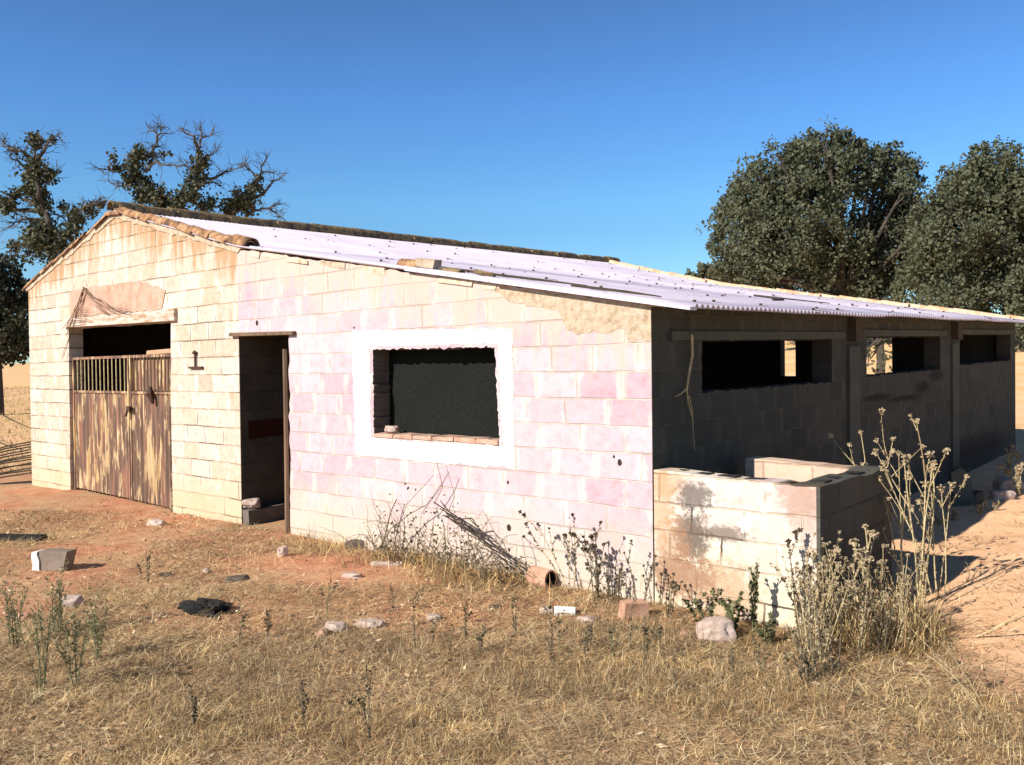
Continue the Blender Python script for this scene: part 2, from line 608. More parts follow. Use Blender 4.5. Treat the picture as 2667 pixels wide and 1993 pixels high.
M['ridge'] = simple('mottled_dark_tile', [(0.045, 0.042, 0.036), (0.10, 0.085, 0.06), (0.28, 0.19, 0.09), (0.16, 0.12, 0.07)], 8.0, bump=0.8, bdist=0.015)
M['tile_new'] = simple('orange_clay_tile', [(0.50, 0.24, 0.13), (0.58, 0.33, 0.19), (0.60, 0.48, 0.32), (0.30, 0.26, 0.17)], 5.0, bump=0.4)
M['hole_shade'] = simple('painted_hole_shade', [(0.02, 0.018, 0.015), (0.04, 0.035, 0.03)], 5.0)  # near-black colour painting the shade inside holes and hollows
M['twig'] = simple('dry_twig', [(0.10, 0.075, 0.05), (0.22, 0.17, 0.11)], 20.0)
M['twig_dark'] = simple('dark_twig', [(0.035, 0.03, 0.022), (0.09, 0.07, 0.05)], 20.0)
M['stalk'] = simple('straw_stalk', [(0.26, 0.19, 0.10), (0.46, 0.37, 0.20), (0.55, 0.46, 0.28)], 25.0)
M['stalk_dark'] = simple('grey_stalk', [(0.09, 0.075, 0.05), (0.20, 0.16, 0.10)], 25.0)
M['stalk_green'] = simple('green_stalk', [(0.10, 0.11, 0.05), (0.20, 0.20, 0.10)], 25.0)
M['head'] = simple('seed_head', [(0.22, 0.16, 0.09), (0.40, 0.32, 0.20), (0.50, 0.42, 0.28)], 40.0)
M['head_dark'] = simple('dark_seed_head', [(0.06, 0.05, 0.035), (0.16, 0.12, 0.08)], 40.0)
M['stone_white'] = simple('pale_stone', [(0.26, 0.18, 0.125), (0.44, 0.34, 0.28), (0.55, 0.46, 0.40)], 9.0, bump=0.9, bdist=0.012)
M['stone_red'] = simple('red_stone', [(0.24, 0.13, 0.08), (0.46, 0.27, 0.18), (0.52, 0.34, 0.23)], 7.0, bump=0.6)
M['stone_dark'] = simple('dark_stone', [(0.05, 0.042, 0.032), (0.15, 0.12, 0.09)], 9.0, bump=0.8)
M['grey_block'] = simple('grey_concrete', [(0.16, 0.125, 0.10), (0.24, 0.19, 0.15)], 10.0)
M['black_plastic'] = simple('black_plastic', [(0.012, 0.012, 0.012), (0.03, 0.028, 0.025)], 8.0, rough=0.8, spec=0.15)
M['bark'] = simple('oak_bark', [(0.035, 0.03, 0.024), (0.10, 0.085, 0.065)], 9.0, bump=1.0, bdist=0.02, stretch=(1, 1, 0.3))
M['dead_wood'] = simple('dead_wood', [(0.05, 0.045, 0.038), (0.13, 0.11, 0.09)], 12.0)
M['iron'] = simple('rusty_iron', [(0.035, 0.022, 0.016), (0.10, 0.05, 0.03)], 20.0, rough=0.7)
M['post'] = simple('brown_post', [(0.09, 0.06, 0.04), (0.22, 0.14, 0.09)], 14.0, stretch=(1, 1, 0.15))
M['door'] = simple('dark_door', [(0.008, 0.007, 0.006), (0.016, 0.014, 0.011), (0.026, 0.021, 0.016)], 3.0, rough=0.95, stretch=(3, 1, 0.5), spec=0.0)
M['door_red'] = simple('red_door_plank', [(0.032, 0.013, 0.009), (0.05, 0.018, 0.013)], 5.0, spec=0.0)
M['door_plate'] = simple('brown_plate', [(0.022, 0.015, 0.011), (0.045, 0.031, 0.022)], 6.0, spec=0.05)
M['grit'] = simple('grit', [(0.20, 0.11, 0.07), (0.42, 0.23, 0.14), (0.55, 0.40, 0.28)], 3.0)
M['ochre_brick'] = simple('ochre_brick', [(0.34, 0.26, 0.16), (0.50, 0.42, 0.31), (0.56, 0.50, 0.41)], 12.0, bump=0.6)
M['board'] = simple('raw_board', [(0.34, 0.20, 0.12), (0.52, 0.33, 0.20)], 9.0, stretch=(1, 1, 8))
M['netting'] = simple('black_net', [(0.009, 0.010, 0.0095), (0.019, 0.020, 0.018)], 60.0, rough=0.95, spec=0.0)
M['wire'] = simple('old_wire_net', [(0.10, 0.07, 0.05), (0.26, 0.18, 0.12)], 30.0)
M['leaf'] = varied('holm_oak_leaf', [(0.092, 0.104, 0.062), (0.106, 0.118, 0.070), (0.122, 0.132, 0.080), (0.098, 0.110, 0.066), (0.130, 0.136, 0.086), (0.086, 0.096, 0.058)], 0.28, 0.6)
M['leaf_thin'] = varied('old_oak_leaf', [(0.06, 0.07, 0.04), (0.085, 0.095, 0.055), (0.115, 0.118, 0.07), (0.072, 0.08, 0.048), (0.13, 0.118, 0.07)], 0.15, 0.6)
M['leaf_dark'] = varied('dark_shrub_leaf', [(0.02, 0.024, 0.014), (0.035, 0.038, 0.022), (0.05, 0.05, 0.03)], 0.1, 0.6)
M['leaf_green'] = varied('weed_leaf', [(0.08, 0.095, 0.04), (0.12, 0.125, 0.06), (0.16, 0.15, 0.08), (0.22, 0.18, 0.10)], 0.2, 0.8)
M['leaf_pale'] = varied('pale_weed_leaf', [(0.20, 0.20, 0.105), (0.27, 0.25, 0.14), (0.15, 0.155, 0.08), (0.36, 0.30, 0.17)], 0.25, 0.9)
M['stem_dark'] = varied('dead_stem', [(0.20, 0.15, 0.095), (0.30, 0.225, 0.13), (0.13, 0.10, 0.065), (0.42, 0.30, 0.165)], 0.1, 0.9)
M['litter'] = varied('leaf_litter', [(0.24, 0.165, 0.10), (0.40, 0.28, 0.16), (0.10, 0.075, 0.05), (0.60, 0.45, 0.26), (0.30, 0.20, 0.12), (0.74, 0.60, 0.38)], 0.1, 0.95)
M['leaf_dry'] = varied('dry_leaf', [(0.25, 0.185, 0.10), (0.34, 0.26, 0.145), (0.16, 0.115, 0.065), (0.42, 0.34, 0.20)], 0.2, 0.9)
M['leaf_drydark'] = varied('dark_dry_leaf', [(0.07, 0.06, 0.04), (0.12, 0.10, 0.06), (0.18, 0.14, 0.08)], 0.1, 0.9)
M['grass'] = varied('dry_grass_blade', [(0.88, 0.68, 0.33), (0.50, 0.35, 0.18), (0.93, 0.78, 0.43), (0.22, 0.155, 0.09), (0.66, 0.45, 0.21), (0.92, 0.72, 0.36), (0.18, 0.135, 0.085), (0.62, 0.37, 0.19), (0.34, 0.24, 0.13), (0.58, 0.44, 0.23)], 0.34, patch=((0.76, 0.72, 0.66), (1.30, 1.26, 1.12)))
M['grass_far'] = varied('field_grass', [(0.52, 0.38, 0.20), (0.46, 0.31, 0.16), (0.58, 0.44, 0.24)], 0.2)
M['straw'] = varied('straw_litter', [(0.84, 0.67, 0.37), (0.54, 0.39, 0.21), (0.92, 0.80, 0.50), (0.30, 0.215, 0.125), (0.12, 0.09, 0.06), (0.70, 0.48, 0.25), (0.20, 0.15, 0.095)], 0.3, patch=((0.76, 0.72, 0.66), (1.30, 1.26, 1.12)))

# corrugated sheet roof
t = NT('corrugated_sheet', 0.55, 0.3)
o = t.obj()
n = t.noise(o, 1.3, 5.0, 0.6)
n2 = t.noise(t.vmath('MULTIPLY', o, (0.4, 3.0, 1.0)), 3.0, 5.0, 0.65)
c = t.ramp(n, [(0.35, (0.49, 0.435, 0.525)), (0.65, (0.56, 0.51, 0.59))])
c = t.mix(t.math('MULTIPLY', t.step(n2, 0.55, 0.75), 0.4), c, (0.60, 0.56, 0.60))
sp_ = t.noise(o, 7.0, 7.0, 0.75)
c = t.mix(t.math('MULTIPLY', t.step(sp_, 0.62, 0.70), 0.8), c, (0.20, 0.15, 0.14))
so_ = t.sep(o)
lapd = t.math('ABSOLUTE', t.math('SUBTRACT', t.math('FRACT', t.math('DIVIDE', t.math('ADD', so_[0], 20.0), 1.12)), 0.5))
lap = t.math('SUBTRACT', 1.0, t.step(t.math('ADD', lapd, t.math('MULTIPLY', t.noise(o, 9.0, 3.0), 0.05)), 0.02, 0.055), clamp=True)
c = t.mix(t.math('MULTIPLY', lap, 0.5), c, (0.30, 0.25, 0.25))
g_ = t.noise(t.vmath('MULTIPLY', o, (0.5, 5.0, 1.0)), 5.0, 5.0, 0.7)
c = t.mix(t.math('MULTIPLY', t.step(g_, 0.56, 0.72), 0.35), c, (0.36, 0.31, 0.33))
t.base(c)
M['sheet'] = t.mat

# rusty gate sheet: cream paint flaking off in upright streaks
t = NT('rusty_gate_sheet', 0.75, 0.25)
o = t.obj()
st = t.vmath('MULTIPLY', o, (1.0, 1.0, 0.10))
n = t.noise(st, 26.0, 5.0, 0.6)
big = t.noise(t.vmath('MULTIPLY', o, (1.0, 1.0, 0.45)), 3.0, 4.0, 0.55)
rust = t.ramp(t.noise(st, 9.0, 5.0, 0.6), [(0.3, (0.10, 0.06, 0.042)), (0.5, (0.145, 0.088, 0.062)), (0.74, (0.36, 0.165, 0.10))])
keep = t.step(t.math('ADD', t.math('MULTIPLY', n, 0.7), t.math('MULTIPLY', big, 0.55)), 0.645, 0.71)
c = t.mix(keep, rust, t.ramp(t.noise(st, 14.0), [(0.35, (0.40, 0.26, 0.11)), (0.65, (0.55, 0.42, 0.25))]))
t.base(c)
t.bump(n, 0.25, 0.004)
M['gate'] = t.mat

# ground: red soil, pale sand, brown litter
t = NT('dry_ground', 0.97, 0.08)
P = t.pos()
sp = t.sep(P)
n1 = t.noise(P, 0.9, 5.0, 0.6)
n2 = t.noise(P, 4.0, 6.0, 0.65)
n3 = t.noise(P, 28.0, 6.0, 0.75)
n4 = t.noise(P, 130.0, 3.0, 0.7)
soil = t.ramp(n2, [(0.3, (0.34, 0.155, 0.085)), (0.55, (0.50, 0.235, 0.13)), (0.75, (0.58, 0.31, 0.18))])
sand = t.ramp(n2, [(0.3, (0.70, 0.41, 0.225)), (0.7, (0.82, 0.53, 0.31))])
# sand lies to the right of a line running past the pen corner
side = t.math('ADD', t.math('ADD', sp[0], t.math('MULTIPLY', sp[1], 0.30)), -3.75)
side = t.math('ADD', side, t.math('MULTIPLY', t.math('SUBTRACT', n1, 0.5), 1.2))
sandm = t.step(side, -0.3, 0.5)
far = t.step(sp[1], 13.0, 20.0)
sandm = t.math('MAXIMUM', sandm, t.math('MULTIPLY', far, 0.8))
col = t.mix(sandm, soil, sand)
col = t.mix(t.math('MULTIPLY', far, t.step(n1, 0.35, 0.6)), col, (0.60, 0.40, 0.18))
litter = t.ramp(n3, [(0.3, (0.18, 0.115, 0.065)), (0.5, (0.42, 0.275, 0.15)), (0.68, (0.68, 0.48, 0.26))])
# litter lies thick in the foreground, thin towards the walls
fg = t.math('SUBTRACT', 1.0, t.step(t.math('ADD', sp[1], t.math('MULTIPLY', t.math('SUBTRACT', n1, 0.5), 2.5)), 4.9, 6.3), clamp=True)
fg = t.math('MULTIPLY', fg, t.math('SUBTRACT', 1.0, t.math('MULTIPLY', sandm, 0.9)))
patch = t.step(t.math('ADD', t.math('MULTIPLY', n1, 0.6), t.math('MULTIPLY', n2, 0.4)), 0.42, 0.56)
lm = t.math('ADD', t.math('MULTIPLY', fg, 0.9), t.math('MULTIPLY', t.math('MULTIPLY', patch, 0.75), t.math('SUBTRACT', 1.0, sandm)), clamp=True)
lm = t.math('MULTIPLY', lm, t.step(n3, 0.30, 0.48))
col = t.mix(lm, col, litter)
col = t.mix(t.math('MULTIPLY', t.step(n4, 0.6, 0.75), 0.35), col, (0.10, 0.07, 0.045))
t.base(col)
t.bump(t.math('ADD', n3, t.math('MULTIPLY', n4, 0.4)), 0.55, 0.018)
M['ground'] = t.mat

# ------------------------------------------------------------------ ground sheet
def axis_pts(lo, hi, fine_lo, fine_hi, step, grow=1.16):
    a = list(np.arange(fine_lo, fine_hi + 1e-6, step))
    d = step
    while a[-1] < hi:
        d *= grow
        a.append(a[-1] + d)
    d = step
    while a[0] > lo:
        d *= grow
        a.insert(0, a[0] - d)
    return a


gx = axis_pts(-700, 700, -7, 9, 0.09)
gy = axis_pts(-60, 1200, 3.0, 15, 0.09)
V = [(x, y, ground_z(x, y)) for y in gy for x in gx]
nx = len(gx)
Fq = [(j * nx + i, j * nx + i + 1, (j + 1) * nx + i + 1, (j + 1) * nx + i) for j in range(len(gy) - 1) for i in range(nx - 1)]
me = bpy.data.meshes.new('ground')
me.from_pydata(V, [], Fq)
me.polygons.foreach_set('use_smooth', [True] * len(Fq))
me.materials.append(M['ground'])
go = bpy.data.objects.new('ground', me)
COL.objects.link(go)
tag(go, 'dry reddish soil and pale sand round the barn', 'ground', kind='structure')

# ------------------------------------------------------------------ the barn
barn = empty('livestock_barn', (CX, CY, 0), -YAW)
tag(barn, 'low concrete block barn with gabled left end, pink lean-to wall and pale sheet roof', 'barn')


def rag(pts, amp, step, seed, keep=()):
    """break the edges of an outline into short uneven pieces"""
    rr = random.Random(seed)
    out = []
    k = len(pts)
    for i in range(k):
        a, b = pts[i], pts[(i + 1) % k]
        out.append(a)
        if i in keep:
            continue
        ln = math.hypot(b[0] - a[0], b[1] - a[1])
        n = int(ln / step)
        for j in range(1, n):
            q = (j + rr.uniform(-0.25, 0.25)) / n
            out.append((a[0] + (b[0] - a[0]) * q + rr.gauss(0, amp), a[1] + (b[1] - a[1]) * q + rr.gauss(0, amp)))
    return out


def FE(a, z, d):                         # end wall: a = -u, d = depth into the building
    return (a, d, z)


def FS(a, z, d):                         # side wall: a = v, d = depth into the building
    return (-d, a, z + SH * a)


UF = 5.345                               # where the gabled part meets the lean-to
WIN = [(-3.06, 1.085), (-1.47, 1.10), (-1.51, 1.87), (-3.06, 1.885)]
b = MB()
outer = [(-UF, 3.045), (-UF, 2.10), (-4.395, 2.07), (-4.43, -0.4), (0.0, -0.4), (0.0, 2.135)]
outer = rag(outer, 0.010, 0.07, 3, keep=(0, 1, 3, 4))
hole = rag(WIN, 0.006, 0.025, 5)
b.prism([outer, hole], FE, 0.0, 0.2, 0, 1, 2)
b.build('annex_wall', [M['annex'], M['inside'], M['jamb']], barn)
b = MB()
outer = [(-UF, -0.4), (-UF, 3.03), (-8.26, 3.795), (-11.206, 3.03), (-11.206, -0.4), (-9.82, -0.4), (-9.77, 2.345), (-6.84, 2.31), (-6.93, -0.4)]
outer = rag(outer, 0.006, 0.12, 7, keep=(0, 3, 4, 8, 1, 2))
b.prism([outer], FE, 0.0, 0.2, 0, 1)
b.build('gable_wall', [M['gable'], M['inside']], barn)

# side wall in shade with three long window openings
b = MB()
SW = [[(0.72, 1.47), (3.31, 1.45), (3.31, 1.875), (0.72, 1.875)], [(4.27, 1.47), (6.93, 1.47), (6.93, 1.90), (4.27, 1.895)],
      [(7.83, 1.50), (10.75, 1.50), (10.75, 1.92), (7.83, 1.92)]]
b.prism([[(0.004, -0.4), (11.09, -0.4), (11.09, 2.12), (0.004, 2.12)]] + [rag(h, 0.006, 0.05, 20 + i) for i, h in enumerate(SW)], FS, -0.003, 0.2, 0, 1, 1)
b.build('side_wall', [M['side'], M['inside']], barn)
for i, (v0, v1, z) in enumerate(((0.24, 3.60, 1.905), (4.12, 7.15, 1.93), (7.80, 11.0, 1.95))):
    b = MB()
    b.prism([[(v0, z - 0.028), (v1, z - 0.028), (v1, z + 0.04), (v0, z + 0.04)]], FS, -0.03, 0.05)
    b.build('window_lintel', M['lintel_shaded'], barn)
for v0 in (3.71, 7.40):
    b = MB()
    b.prism([[(v0, -0.3), (v0 + 0.3, -0.3), (v0 + 0.3, 1.80), (v0, 1.80)]], FS, -0.03, 0.02)
    b.build('pilaster', M['lintel_shaded'], barn)
    b = MB()
    b.prism([[(v0 + 0.02, 1.85), (v0 + 0.25, 1.85), (v0 + 0.25, 2.07), (v0 + 0.02, 2.07)]], FS, -0.09, 0.02)
    b.build('beam_end', M['twig_dark'], barn)
# far end wall and left wall, inner partition
V1 = 11.09
FZ = SH * V1


def FF(a, z, d):
    return (a, V1 - d, z + FZ)


b = MB()
b.prism([[(-0.2, -0.4), (-0.2, 2.08), (-5.32, 3.0), (-8.26, 3.77), (-11.2, 3.02), (-11.2, -0.4)],
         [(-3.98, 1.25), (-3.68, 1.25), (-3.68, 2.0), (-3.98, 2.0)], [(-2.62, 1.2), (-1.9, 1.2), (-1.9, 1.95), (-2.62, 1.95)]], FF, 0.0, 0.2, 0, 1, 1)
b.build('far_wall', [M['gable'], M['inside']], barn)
b = MB()


def FL(a, z, d):
    return (-11.206 + d, a, z + SH * a)


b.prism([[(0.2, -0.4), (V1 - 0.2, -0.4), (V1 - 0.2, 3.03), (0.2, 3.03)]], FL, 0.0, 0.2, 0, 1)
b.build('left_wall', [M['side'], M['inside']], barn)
b = MB()


def FM(a, z, d):
    return (-5.5 + d, a, z + SH * a)


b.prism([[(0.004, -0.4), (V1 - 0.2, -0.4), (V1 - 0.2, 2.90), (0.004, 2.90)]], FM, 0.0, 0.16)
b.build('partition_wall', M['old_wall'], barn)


# ------------------------------------------------------------------ roof
def zroof(u):
    if u <= 5.32:
        return 2.165 + 0.1735 * u
    if u <= 8.26:
        return 3.088 + (u - 5.32) * 0.2545
    return 3.836 - (u - 8.26) * 0.262


def sheet_mesh(us, v0, v1, seed, edge=None):
    rr = random.Random(seed)
    pitch = 0.076
    n = int((v1 - v0) / pitch * 8)
    vv = np.linspace(v0, v1, n)
    mb = MB()
    rows = []
    for iu, u in enumerate(us):
        lap = 0.0
        row = []
        for v in vv:
            z = zroof(u) + SH * v + 0.016 * math.sin(2 * math.pi * v / pitch)
            z += 0.018 * mnoise.noise((u * 0.5, v * 0.55, seed)) + 0.006 * mnoise.noise((u * 2.5, v * 1.4, seed + 4))
            du = 0.0
            if u < 0:
                du = 0.02 * mnoise.noise((0, round(v / 0.9) * 3.3, 2))
            if iu == 0 and edge:
                z += 0.012 * mnoise.noise((round(v / 0.85) * 1.7, 1.0, 8))
            row.append((-(u + du), v, z))
        rows.append(row)
    for row in rows:
        mb.v += row
    k = len(vv)
    for i in range(len(us) - 1):
        for j in range(k - 1):
            mb.f.append((i * k + j, i * k + j + 1, (i + 1) * k + j + 1, (i + 1) * k + j))
            mb.m.append(0)
    return mb


us = [-0.36, 0.3, 1.1, 1.9, 2.7, 3.5, 4.3, 5.0, 5.32, 5.7, 6.5, 7.3, 8.2]
mb = sheet_mesh(us, -0.04, 11.25, 1, True)
# hook bolts with their washers, in rows down the laps
rr = random.Random(11)
for ur in (-0.15, 0.95, 2.05, 3.2, 4.3, 5.5, 6.7, 7.8):
    v = 0.35
    while v < 11.1:
        if rr.random() < 0.66:
            uu = ur + rr.uniform(-0.22, 0.22)
            vj = round(v / 0.076) * 0.076 + 0.019
            z = zroof(uu) + SH * vj + 0.012
            mb.box((-uu, vj, z + 0.008), (0.02, 0.02, 0.02), mi=1)
            ln = rr.uniform(0.05, 0.16)
            mb.box((-uu + ln * 0.5, vj, z - 0.1735 * ln * 0.5 + 0.003), (ln, 0.009, 0.004), mi=1, rot=Euler((0, math.atan(0.1735), 0)).to_matrix())
        v += rr.choice((0.46, 0.53, 0.61))
ro = mb.build('roof_sheet', [M['sheet'], M['iron']], barn, smooth=True, recalc=False)
sol = ro.modifiers.new('thick', 'SOLIDIFY')
sol.thickness = 0.004
mb = sheet_mesh([8.3, 9.0, 9.8, 10.6, 11.42], -0.02, 11.2, 2)
ro2 = mb.build('roof_sheet', M['sheet'], barn, smooth=True, recalc=False)
sol = ro2.modifiers.new('thick', 'SOLIDIFY')
sol.thickness = 0.004
# rafters under the sheets at the eave
b = MB()
b.prism([[(0.05, 2.085), (11.1, 2.085), (11.1, 2.125), (0.05, 2.125)]], FS, 0.02, 0.16)
b.build('wall_plate', M['lintel_shaded'], barn)


def half_tile(mb, p0, p1, r0, r1, up=Vector((0, 0, 1)), n=8, th=0.014, arc=math.pi, mi=0):
    """one barrel tile from p0 to p1"""
    p0, p1 = Vector(p0), Vector(p1)
    t_ = (p1 - p0).normalized()
    s_ = t_.cross(up).normalized()
    w_ = s_.cross(t_)
    b0 = len(mb.v)
    for (p, r) in ((p0, r0), (p1, r1)):
        for rad in (r, r - th):
            for i in range(n + 1):
                a = arc * i / n + (math.pi - arc) / 2
                mb.v.append(tuple(p + s_ * (rad * math.cos(a)) + w_ * (rad * math.sin(a))))
    k = n + 1
    o0, i0, o1, i1 = b0, b0 + k, b0 + 2 * k, b0 + 3 * k
    for i in range(n):
        mb.f.append((o0 + i, o0 + i + 1, o1 + i + 1, o1 + i))
        mb.f.append((i0 + i + 1, i0 + i, i1 + i, i1 + i + 1))
        mb.f.append((o0 + i + 1, o0 + i, i0 + i, i0 + i + 1))
        mb.f.append((o1 + i, o1 + i + 1, i1 + i + 1, i1 + i))
        mb.m += [mi] * 4
    for (a, c_, d, e) in ((o0, o1, i1, i0), (o0 + n, i0 + n, i1 + n, o1 + n)):
        mb.f.append((a, c_, d, e))
        mb.m.append(mi)


rr = random.Random(5)


def tile_row(u0, u1, v, lift, r, step, seed, vj=0.015):
    q = random.Random(seed)
    mb = MB()
    s = 1 if u1 > u0 else -1
    n = int(round(abs(u1 - u0) / step))
    for i in range(n):
        a = u0 + s * i * step
        e = a + s * (step + 0.07)
        k = r * q.uniform(0.93, 1.05)
        dv = q.uniform(-vj, vj)
        dz = q.uniform(-0.008, 0.01)
        half_tile(mb, (-a, v + dv, zroof(a) + SH * v + lift + dz), (-e, v + dv + q.uniform(-vj, vj), zroof(e) + SH * v + lift + 0.028 + dz), k, k * 0.86, mi=0)
    return mb


# verge tiles: right slope laid from the bottom (open mouth of the lowest one faces the lean-to)
mb = tile_row(5.16, 8.26, 0.03, -0.02, 0.085, 0.36, 1)
half_tile(mb, (-5.13, 0.05, zroof(5.13) + 0.0), (-5.45, 0.05, zroof(5.45) + 0.02), 0.100, 0.09)
vt_ = mb.build('verge_tiles', M['tile'], barn, recalc=False)
b = MB()
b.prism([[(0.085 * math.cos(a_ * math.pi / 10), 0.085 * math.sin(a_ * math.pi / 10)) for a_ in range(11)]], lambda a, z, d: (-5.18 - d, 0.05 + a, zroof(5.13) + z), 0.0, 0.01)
b.build('tile_mouth_shade', M['hole_shade'], vt_)  # dark disc painting the shade inside the tile
mb = tile_row(11.35, 8.3, 0.03, -0.035, 0.075, 0.36, 2)
mb.build('verge_tiles', M['tile'], barn, recalc=False)
mb = tile_row(-0.33, 8.1, 11.1, -0.025, 0.085, 0.40, 3, 0.04)
mb.build('verge_tiles', M['tile_new'], barn, recalc=False)
# mortar bed under the verge tiles
b = MB()
b.prism([rag([(-5.33, 3.0), (-8.26, 3.745), (-11.25, 2.97), (-11.27, 3.025), (-8.26, 3.815), (-5.25, 3.055)], 0.012, 0.09, 9)], FE, -0.012, 0.14)
b.build('verge_mortar', M['mortar'], barn)
# ridge: mortar bed and dark mottled tiles
mb = MB()
q = random.Random(8)
v = -0.06
while v < 11.2:
    k = 0.115 * q.uniform(0.92, 1.08)
    dz = q.uniform(-0.012, 0.012)
    half_tile(mb, (-8.26 + q.uniform(-.015, .015), v, 3.845 + SH * v + dz), (-8.26 + q.uniform(-.015, .015), v + 0.46, 3.86 + SH * v + dz), k, k * 0.9)
    v += 0.40
mb.build('ridge_tiles', M['ridge'], barn, recalc=False)
b = MB()
for i in range(28):
    v = 0.02 + i * 0.4
    b.box((-8.26, v + 0.2, 3.83 + SH * v), (0.27 + q.uniform(-.03, .03), 0.398, 0.13 + q.uniform(-0.015, 0.02)), jit=0.012, rnd=q)
b.build('ridge_mortar', M['ridge'], barn)

# loose masonry along the lean-to verge
q = random.Random(21)
u = 5.1
i = 0
while u > 1.1:
    w = q.uniform(0.16, 0.42)
    h = q.uniform(0.045, 0.075)
    gap = q.choice((0.02, 0.06, 0.05, 0.2, 0.1))
    uc = u - w / 2
    b = MB()
    b.box((-uc, 0.107 + q.uniform(-.008, .012), zroof(uc) - 0.066 + q.uniform(-.012, .008)), (w, 0.22, h), jit=0.012, rnd=q,
          rot=Euler((0, math.atan(0.1735) + q.uniform(-.04, .04), 0)).to_matrix())
    b.build('verge_brick', [M['ochre_brick'], M['mortar'], M['ochre_brick'], M['red_band']][q.randrange(4)], barn)
    u -= w + gap
# pale edge strip of the sheet over the last stretch to the corner
b = MB()
for (ua, ub, vo) in ((2.55, 1.42, -0.05), (1.46, -0.36, -0.075)):
    za, zb = zroof(ua) - 0.028, zroof(ub) - 0.028
    b.prism([[(-ua, za), (-ub, zb), (-ub, zb + 0.022), (-ua, za + 0.022)]], FE, vo, vo + 0.09)
b.build('verge_strip', M['sheet'], barn)
# crumbling ochre mortar at the top of the corner
b = MB()
b.prism([rag([(-1.55, 2.37), (-1.3, 2.22), (-0.85, 2.14), (-0.75, 1.98), (-0.45, 1.95), (-0.22, 1.97), (-0.2, 1.88), (0.002, 1.87), (0.002, 2.128)], 0.012, 0.05, 12, keep=(7,))], FE, -0.003, 0.0)
b.build('mortar_patch', M['mortar'], barn)
# white painted plaster band round the window
b = MB()
so = rag([(-3.33, 0.89), (-2.4, 0.87), (-1.31, 0.885), (-1.31, 2.005), (-2.3, 2.045), (-3.36, 2.07)], 0.007, 0.05, 31)
si = rag([(-3.10, 1.05), (-2.3, 1.035), (-1.43, 1.055), (-1.465, 1.90), (-2.3, 1.905), (-3.105, 1.915)], 0.006, 0.03, 32)
b.prism([so, si], FE, -0.004, 0.0)
b.build('window_surround', M['plaster'], barn)
# row of thin hollow bricks as a sill
b = MB()
for i in range(6):
    u0 = 3.04 - i * 0.262
    b.box((-u0 + 0.128, 0.09, 1.083), (0.25, 0.2, 0.035), jit=0.006, rnd=q)
b.build('window_sill', M['red_band'], barn)
# dark netting stretched inside the window
b = MB()
nxx, nzz = 34, 18
for i in range(nxx):
    for j in range(nzz):
        def pnt(a, c_):
            x = -3.16 + 1.8 * a / nxx
            z = 1.02 + 0.95 * c_ / nzz
            return (x, 0.215 + 0.02 * mnoise.noise((x * 3, z * 3, 1)), z)
        b.quad([pnt(i, j), pnt(i + 1, j), pnt(i + 1, j + 1), pnt(i, j + 1)])
b.build('window_netting', M['netting'], barn, smooth=True)
# small stone left on the sill
# door
b = MB()
b.prism([[(-5.47, 2.085), (-4.27, 2.065), (-4.265, 2.10), (-5.46, 2.125)]], FE, -0.05, 0.12)
b.build('door_lintel', M['post'], barn)
b = MB()
b.tube([(-4.455, -0.012, -0.05), (-4.45, -0.01, 1.0), (-4.47, 0.0, 1.92)], [0.028, 0.028, 0.026], 6)
b.build('door_post', M['post'], barn)
b = MB()
b.prism([[(0.10, 0.93), (0.75, 0.97), (0.75, 1.15), (0.10, 1.14)]], lambda a, z, d: (-5.336 + d, a, z), 0.0, 0.004)
b.build('red_band', M['door_red'], barn)
b = MB()
b.prism([rag([(0.006, -0.2), (1.4, -0.2), (1.4, 0.20), (0.006, 0.155)], 0.004, 0.1, 4)], lambda a, z, d: (-5.337 + d, a, z), 0.0, 0.12)
b.build('wall_plinth', M['jamb'], barn)
# gate
b = MB()
b.prism([[(-9.86, 2.355), (-6.68, 2.315), (-6.68, 2.46), (-9.86, 2.475)]], FE, -0.045, 0.2)
b.build('gate_lintel', M['lintel'], barn)
b = MB()
b.prism([rag([(-9.70, 2.49), (-7.05, 2.475), (-6.95, 2.70), (-7.6, 2.86), (-9.0, 2.89), (-9.72, 2.86)], 0.01, 0.1, 41)], FE, -0.010, 0.0)
b.build('render_patch', M['red_band'], barn)


def ribbed(u0, u1, z0a, z1, y, n):
    mb_ = MB()
    k = n * 4
    for i in range(k + 1):
        f = i / k
        uu = u0 + (u1 - u0) * f
        ph = i % 4
        d = y + (0.0 if ph in (0, 1) else 0.022)
        zb = z0a[0] + (z0a[1] - z0a[0]) * f
        mb_.v += [(-uu, d, zb), (-uu, d, z1)]
    for i in range(k):
        mb_.f.append((2 * i, 2 * i + 2, 2 * i + 3, 2 * i + 1))
        mb_.m.append(0)
    return mb_


